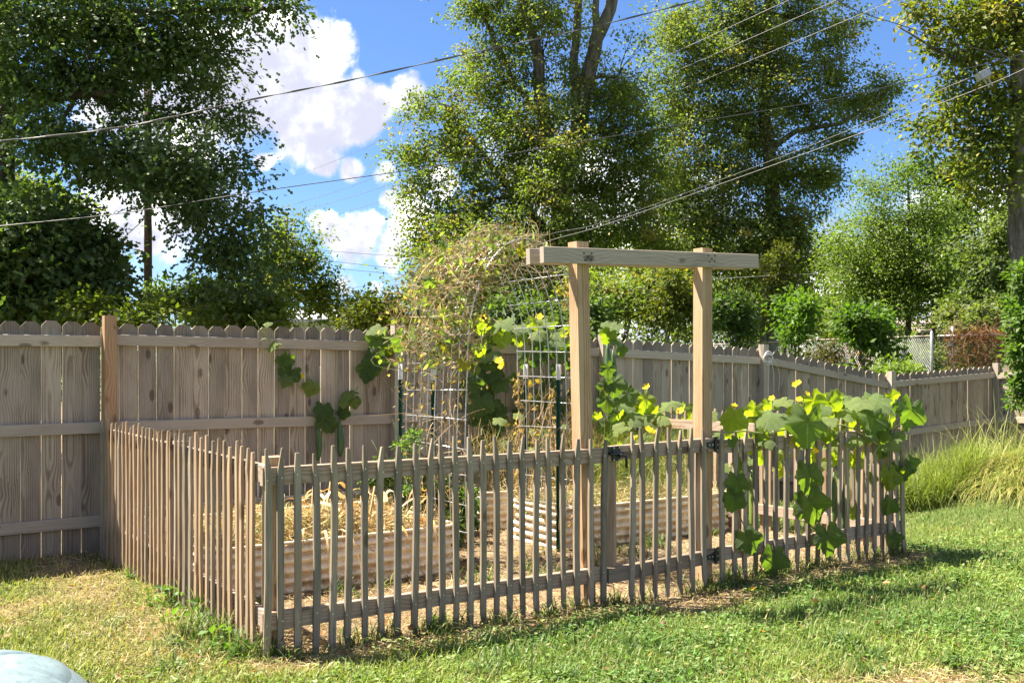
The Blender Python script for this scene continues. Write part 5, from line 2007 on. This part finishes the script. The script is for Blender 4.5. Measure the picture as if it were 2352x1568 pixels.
    # ---- tall unmown grass against the far right fence
    def mound(cx, cy, rx, ry):
        def f(n, r):
            a, q = r.uniform(0, 2 * np.pi, n), np.sqrt(r.random(n))
            return np.stack([cx + rx * q * np.cos(a), cy + ry * q * np.sin(a)], -1)
        return f

    def tc(a, b):
        def f(x, y, d, r_):
            t = r_.random((len(x), 1))
            return (np.array(a) * t + np.array(b) * (1 - t)) * r_.uniform(.7, 1.25, (len(x), 1))
        return f
    A = ((.15, .21, .035), (.24, .26, .055))
    Bc = ((.30, .30, .06), (.42, .34, .11))
    emit('tall_grass', 'tall unmown grass heaped against the back fence at the right', 'grass', [
        blades(14000, mound(4.5, 11.5, .75, .9), (.15, .55), (.002, .0042), 51, tc(*A), .7, 5, .1),
        blades(26000, mound(6.35, 10.95, 1.7, 1.1), (.15, .42), (.0018, .0038), 52, tc(*A), 1.1, 4, .7),
        blades(17000, mound(6.3, 10.8, 1.5, .95), (.2, .55), (.0016, .0034), 53, tc(*Bc), 1.2, 4, .8),
        blades(6000, mound(5.7, 12.4, 1.6, .8), (.3, .8), (.002, .0042), 54, tc(*A), .6, 5),
        blades(420, mound(5.9, 11.3, 1.3, .8), (.5, 1.0), (.0016, .0028), 55, tc((.30, .33, .10), (.40, .36, .14)), .7, 5, .1)], M_GRASS)


build_lawn()

# ------------------------------------------------------------------ chain link fence
def build_chain():
    pA, pB, pC, pD = pix(1640, 791, 33), pix(1945, 778, 26.0), pix(2140, 771.5, 22.3), pix(2330, 767, 21.6)
    t = thing('chain_link_fence', 'rusty topped chain link fence running behind the board fence at the right', 'fence', (pC.x, pC.y, pC.z - 1.25))

    def mesh_panel(a, b, h=1.2):
        mb = MB()
        a, b = Vector(a), Vector(b)
        L = (b - a).length
        d = (b - a) / L
        s = .085
        z = Vector((0, 0, 1))
        k = -h
        while k < L:
            for sg in (1, -1):
                x0, z0, x1, z1 = k, 0, k + h, h
                if x0 < 0:
                    z0 = -x0; x0 = 0
                if x1 > L:
                    z1 -= (x1 - L); x1 = L
                if x1 - x0 > .02:
                    p, q = (a + d * x0 - z * (h - z0 if sg == 1 else z0), a + d * x1 - z * (h - z1 if sg == 1 else z1))
                    mb.tube([p, q], .0035, 3, False)
            k += s
        return mb
    for (a, b) in ((pA, pB), (pB, pC), (pC + Vector((.12, 0, 0)), pD)):
        part('wire_mesh', mesh_panel(a, b), M_CHAIN, t)['kind'] = 'stuff'
        mb = MB()
        mb.tube([a, b], .021, 8)
        part('top_rail', mb, plain('rusted_rail', (.34, .27, .22), .55, .4, .3, 6, .4) if b is not pD else M_CHAIN, t, True)
    for (p, r, e) in ((pB, .03, .04), (pC, .035, .08), (pC + Vector((.42, -.1, 0)), .045, .18), (pD, .035, .05), (pA, .03, .03)):
        mb = MB()
        mb.tube([p - Vector((0, 0, 1.7)), p + Vector((0, 0, e)), p + Vector((0, 0, e + .03))], [r, r, r * .4], 10)
        part('post', mb, M_CHAIN, t, True)
    # dead brown vines on the wire
    d1 = (pC - pB)
    d2 = (pD - pC)
    r = np.random.default_rng(4)

    def region(n, r_):
        q = r_.random(n)
        w = r_.random(n) < .25
        a = np.where(w[:, None], np.array(pB)[None] + np.array(d1)[None] * (q * .35)[:, None], np.array(pC)[None] + np.array(d2)[None] * (.22 + q * .75)[:, None])
        a = a + r_.normal(0, .06, (n, 3))
        a[:, 2] -= r_.random(n) ** 1.3 * 1.1 - .1
        return a
    dv = thing('dead_creeper', 'rust brown dead creeper clinging to the chain link fence', 'dead vine', (pD.x - .8, pD.y, pD.z - 1))
    stuff('runners', None, None, [strands(900, region, (.2, .8), (.003, .006), ((.25, .12, .06), (.14, .07, .04)), 3, .8, 5, .3, .9)], M_STRAW, dv)
    P = region(1300, r)
    c = np.array((.22, .10, .045)) * r.uniform(.5, 1.4, (1300, 1))
    stuff('dry_leaves', None, None, [leaf_cloud(P, r.normal(0, 1, (1300, 3)), r.normal(0, 1, (1300, 3)), r.uniform(.04, .09, 1300), T_SIMPLE, c)], M_LEAF, dv)


build_chain()

# ivy tumbling over the wing fence at the right edge
def build_ivy():
    Y = 13.6
    tree('climbing_creeper', 'green creeper tumbling over the sunlit board fence at the right edge', 'vine',
         [([gp(2375, Y), pix(2370, 800, Y), pix(2362, 620, Y)], .03, .012)],
         [pb(2365, 640, 36, 60, Y, .4), pb(2350, 720, 30, 60, Y, .4), pb(2355, 800, 26, 50, Y, .35), pb(2350, 880, 20, 40, Y, .3), pb(2345, 930, 14, 24, Y, .2), pb(2390, 720, 50, 140, Y, .5)],
         6500, .085, ((.05, .10, .018), (.11, .17, .03)), 95, None, clump=.14, limb_r=.012)


build_ivy()

# ------------------------------------------------------------------ cables, pole, box, house
def smooth_path(pts, n=10):
    """Catmull-Rom through 3-D points"""
    P = [Vector(p) for p in pts]
    P = [P[0] * 2 - P[1]] + P + [P[-1] * 2 - P[-2]]
    o = []
    for i in range(1, len(P) - 2):
        for k in range(n):
            t = k / n
            a, b, c, d = P[i - 1], P[i], P[i + 1], P[i + 2]
            o.append(.5 * ((2 * b) + (c - a) * t + (2 * a - 5 * b + 4 * c - d) * t * t + (3 * b - a - 3 * c + d) * t ** 3))
    o.append(P[-2])
    return o


def build_cables():
    Gc = 'overhead cables crossing the yard'

    def cable(label, pts, y0, y1, rad, m, twist=0, is_src=True):
        q = [(x / 1.06293, y / 1.06293) if is_src else (x, y) for x, y in pts]
        xa, xb = q[0][0], q[-1][0]
        # depth runs straight in plan between the two ends: linear in 1/Y along the picture
        P = []
        for (x, y) in q:
            t = (x - xa) / (xb - xa)
            Y = 1 / ((1 - t) / y0 + t / y1)
            P.append(pix(x, y, Y))
        path = smooth_path(P)
        mb = MB()
        mb.tube(path, rad, 6)
        o = link('overhead_cable', mb.mesh('overhead_cable', m, True))
        if twist:
            o.data.name = 'overhead_cable'
            mb = MB()
            for ph in (0, math.pi):
                tp = []
                fine = smooth_path(path[::5] + [path[-1]], 24)
                for i, p in enumerate(fine):
                    a = i * .16 + ph
                    tp.append(p + Vector((0, math.cos(a), math.sin(a))) * rad * 1.5)
                mb.tube(tp, rad * .75, 5)
            c = link('twisted_strand', mb.mesh('twisted_strand', M_CABLE, True), o)
        tag(o, label, 'cable', Gc)
    cable('thick twisted service cable nearest the top crossing the big cloud', [(-60, 352), (0, 345), (300, 310), (595, 247), (850, 197), (1159, 128), (1435, 69), (1700, 2), (1850, -40)], 12, 13.5, .0055, M_CABLE2, 1)
    cable('long black cable running from mid left to the grey box at the right', [(-60, 562), (0, 552), (300, 520), (627, 468), (1010, 414), (1297, 367), (1700, 298), (2020, 244), (2232, 197), (2400, 158), (2560, 115)], 13.5, 15.5, .0065, M_CABLE)
    cable('faint thin wire highest of the bare power lines', [(640, 455), (800, 400), (1000, 312), (1259, 204), (1463, 97), (1640, 0), (1760, -70)], 34, 21, .005, M_CABLE2)
    cable('bare power line second from the top between the big trees', [(660, 515), (800, 474), (1010, 398), (1250, 303), (1500, 195), (1928, 0), (2050, -56)], 34, 20, .0065, M_CABLE2)
    cable('bare power line third from the top between the big trees', [(700, 527), (800, 497), (960, 447), (1300, 322), (1500, 240), (2045, 0), (2160, -52)], 34, 20, .0065, M_CABLE2)
    cable('bare power line lowest of the three passing the gum tree', [(720, 552), (800, 530), (990, 472), (1280, 367), (1500, 286), (2167, 8), (2300, -48)], 34, 20, .0065, M_CABLE2)
    cable('upper of the two paired cables dropping left behind the crossbeam', [(600, 738), (806, 711), (972, 680), (1233, 607), (1350, 570), (1500, 534), (1988, 352), (2253, 238), (2372, 189)], 30, 15.9, .0055, M_CABLE)
    cable('lower of the two paired cables dropping left behind the crossbeam', [(600, 745), (800, 724), (960, 697), (1233, 625), (1350, 585), (1500, 541), (1988, 367), (2389, 217), (2560, 140)], 30, 15.5, .006, M_CABLE2)
    cable('thin cable falling from the top into the hickory tree', [(2030, -8), (2100, 30), (2200, 62), (2300, 96), (2460, 140), (2560, 165)], 17, 16.5, .007, M_CABLE)
    cable('faint distant wire over the low clouds upper of three', [(700, 600), (785, 611), (990, 627), (1100, 634)], 40, 40, .009, M_CABLE)
    cable('faint distant wire over the low clouds middle of three', [(700, 627), (780, 635), (970, 655), (1100, 666)], 40, 40, .010, M_CABLE)
    cable('faint distant wire over the low clouds lowest of three', [(700, 642), (790, 652), (975, 670), (1100, 680)], 40, 40, .009, M_CABLE)
    cable('short guy wire slanting down from the utility pole', [(270, 610), (300, 582), (358, 530)], 28, 28, .012, M_CABLE)
    cable('thin wires strung low right of the right gate post', [(1560, 690), (1700, 683), (1900, 672), (2000, 668)], 28, 26, .008, M_CABLE2)
    # cable box hanging on the paired cables
    b = pix(2258, 172, 15.9)
    box = thing('cable_box', 'grey cast metal splice box hanging on the cables by the hickory tree', 'cable box', b)
    ang = -math.atan2(60, 120)
    Mx = Matrix.Rotation(R(-28), 4, 'Y') @ Matrix.Rotation(R(18), 4, 'Z')
    mb = MB()
    mb.box(b, (.235, .10, .125), Mx)
    part('housing', mb, M_GREYBOX, box)
    mb = MB()
    mb.box(b + Mx @ Vector((.0, -.056, 0)), (.215, .012, .105), Mx)
    part('cover', mb, M_GREYBOX, box)
    mb = MB()
    for dx in (-.1, .1):
        for dz in (-.05, .05):
            c = b + Mx @ Vector((dx, -.062, dz))
            mb.tube([c, c + Mx @ Vector((0, -.012, 0))], .011, 6)
    part('bolts', mb, M_GREYBOX, box)['kind'] = 'stuff'
    for dx in (-.03, .05):
        mb = MB()
        a = b + Mx @ Vector((dx, 0, -.06))
        mb.tube([a, a + Vector((.09, 0, -.14))], .013, 6)
        part('bracket', mb, M_GREYBOX, box)
    # utility pole
    Y = 28.0
    p = gp(340, Y)
    up = thing('utility_pole', 'dark wooden utility pole seen under the oak branches', 'utility pole', p)
    mb = MB()
    mb.tube([p, pix(340, 480, Y), pix(340, 120, Y)], [.125, .105, .10], 12)
    part('pole', mb, M_POLE, up, True)
    mb = MB()
    mb.box(pix(340, 160, Y), (2.2, .12, .12))
    part('crossarm', mb, M_POLE, up)
    for dx in (-1.0, -.6, .6, 1.0):
        mb = MB()
        c = pix(340, 160, Y) + Vector((dx, 0, .06))
        mb.tube([c, c + Vector((0, 0, .08)), c + Vector((0, 0, .16))], [.03, .05, .03], 8)
        part('insulator', mb, M_GREYBOX, up, True)
    # far house
    Y = 38.0
    h = thing('house', 'pale house with a white roof edge glimpsed over the fence beside the maple', 'house', gp(760, Y))
    a, b_ = pix(560, 733, Y), pix(812, 733, Y)
    z0 = -.2
    siding = plain('pale_grey_siding', (.52, .49, .47), .7, .3, 0, 3, .15)
    roofm = plain('light_grey_roof', (.55, .54, .55), .6, .3, 0, 12, .2)
    mb = MB()
    mb.box(((a.x + b_.x) / 2, Y + 3, (z0 + a.z) / 2), (b_.x - a.x, 6, a.z - z0))
    part('wall', mb, siding, h)
    mb = MB()
    zr = a.z
    vs = [(a.x - .3, Y - .4, zr), (b_.x + .3, Y - .4, zr), (b_.x + .3, Y + 6.4, zr), (a.x - .3, Y + 6.4, zr), (a.x - .3, Y + 3, zr + .55), (b_.x + .3, Y + 3, zr + .55), (a.x - .3, Y - .4, zr - .12), (b_.x + .3, Y - .4, zr - .12), (b_.x + .3, Y + 6.4, zr - .12), (a.x - .3, Y + 6.4, zr - .12)]
    mb.add(vs, [(0, 1, 5, 4), (2, 3, 4, 5), (0, 4, 3), (1, 2, 5), (6, 7, 1, 0), (7, 8, 2, 1), (8, 9, 3, 2), (9, 6, 0, 3), (9, 8, 7, 6)])
    part('roof', mb, roofm, h)
    for k in range(2):
        x = a.x + (b_.x - a.x) * (.3 + .45 * k)
        mb = MB()
        mb.box((x, Y - .02, 1.9), (1.0, .06, 1.1))
        w = part('window', mb, M_WHITE, h)
        mb = MB()
        mb.box((x, Y - .06, 1.9), (.86, .03, .96))
        o = link('pane', mb.mesh('pane', plain('dark_glass', (.02, .025, .03), .08, .5)), w)
        o.data.transform(Matrix.Translation(-Vector(h.location)))
    # second roof glimpsed at the right behind the trees
    Y = 36.0
    h2 = thing('shed', 'pinkish grey shed roof glimpsed through the trees above the chain link gate', 'shed', gp(2165, Y))
    c = pix(2165, 752, Y)
    mb = MB()
    mb.box((c.x, Y + 1.5, c.z / 2 + .2), (1.5, 3, c.z - .4))
    part('wall', mb, plain('dark_shed_siding', (.12, .10, .09), .8, .2), h2)
    mb = MB()
    x0, x1, zz = c.x - .9, c.x + .9, c.z - .1
    mb.add([(x0, Y - .3, zz), (x1, Y - .3, zz), (x1, Y + 3.3, zz + .5), (x0, Y + 3.3, zz + .5), (x0, Y - .3, zz - .1), (x1, Y - .3, zz - .1), (x1, Y + 3.3, zz + .4), (x0, Y + 3.3, zz + .4)],
           [(0, 1, 2, 3), (7, 6, 5, 4), (4, 5, 1, 0), (5, 6, 2, 1), (6, 7, 3, 2), (7, 4, 0, 3)])
    part('roof', mb, plain('pink_grey_roof', (.42, .33, .32), .8, .2, 0, 8, .2), h2)
    # loops of white cord on the third fence post
    q = B(7.73, .11, 1.58)
    cd = thing('cord_coil', 'loops of white cord hung on the fence post right of the gate', 'cord', q)
    for k in range(5):
        mb = MB()
        rr = random.Random(k)
        pts = []
        w, hh = rr.uniform(.065, .085), rr.uniform(.045, .075)
        oz = rr.uniform(-.03, .03)
        for i in range(19):
            a = 2 * math.pi * i / 18
            pts.append(q + UB * (w * math.cos(a)) + NB * (.02 + .05 * math.sin(a) * .6 + rr.uniform(-.004, .004)) + Vector((0, 0, oz + hh * math.sin(a) * .8 + .05 * math.cos(a) * -.5)))
        mb.tube(pts, .004, 5)
        part('loop', mb, M_WHITE, cd, True)
    for (dx, L, cv) in ((.0, .62, .0), (.05, .55, .05), (.09, .40, .12)):
        mb = MB()
        mb.tube(smooth_path([q + UB * (dx * .5) + NB * .03, q + UB * (dx + cv * .6) + NB * .03 + Vector((0, 0, -L * .3)), q + UB * (dx + cv) + NB * .02 + Vector((0, 0, -L * .7)), q + UB * (dx + cv * .8) + NB * .02 + Vector((0, 0, -L))], 5), .0028, 4)
        part('loose_end', mb, M_WHITE, cd, True)


build_cables()

# ------------------------------------------------------------------ blue plastic lid in the near left corner
def build_lid():
    c = Vector((-2.17, 3.95, 0))
    t = thing('sandbox_lid', 'pale blue moulded plastic dome lid poking into the lower left corner', 'plastic lid', c)

    def prof(q):
        return .292 * math.sqrt(max(0, 1 - (q * .98) ** 2.6)) + .03
    Rr = .52
    mb = MB()
    nr, na = 26, 72
    vs = []
    for i in range(nr + 1):
        q = i / nr
        for k in range(na):
            a = 2 * math.pi * k / na
            z = prof(q)
            vs.append((c.x + Rr * q * math.cos(a), c.y + Rr * q * math.sin(a), z))
    fs = [(i * na + k, (i + 1) * na + k, (i + 1) * na + (k + 1) % na, i * na + (k + 1) % na) for i in range(nr) for k in range(na)]
    mb.add(vs, fs)
    mb.tube([(c.x + Rr * math.cos(2 * math.pi * k / 48), c.y + Rr * math.sin(2 * math.pi * k / 48), .03) for k in range(49)], .03, 8, False)
    part('dome', mb, M_PLASTIC, t, True)
    # raised shell segments
    for s in range(6):
        mb = MB()
        vs = []
        a0, a1 = 2 * math.pi * (s + .06) / 6, 2 * math.pi * (s + .94) / 6
        for i in range(10):
            q = .30 + .52 * i / 9
            for k in range(13):
                a = a0 + (a1 - a0) * k / 12
                e = min(i, 9 - i, k, 12 - k)
                lift = (-.012, .010, .013)[min(e, 2)]
                vs.append((c.x + Rr * q * math.cos(a), c.y + Rr * q * math.sin(a), prof(q) + lift))
        fs = [(i * 13 + k, (i + 1) * 13 + k, (i + 1) * 13 + k + 1, i * 13 + k + 1) for i in range(9) for k in range(12)]
        mb.add(vs, fs)
        part('raised_panel', mb, M_PLASTIC, t, True)


build_lid()
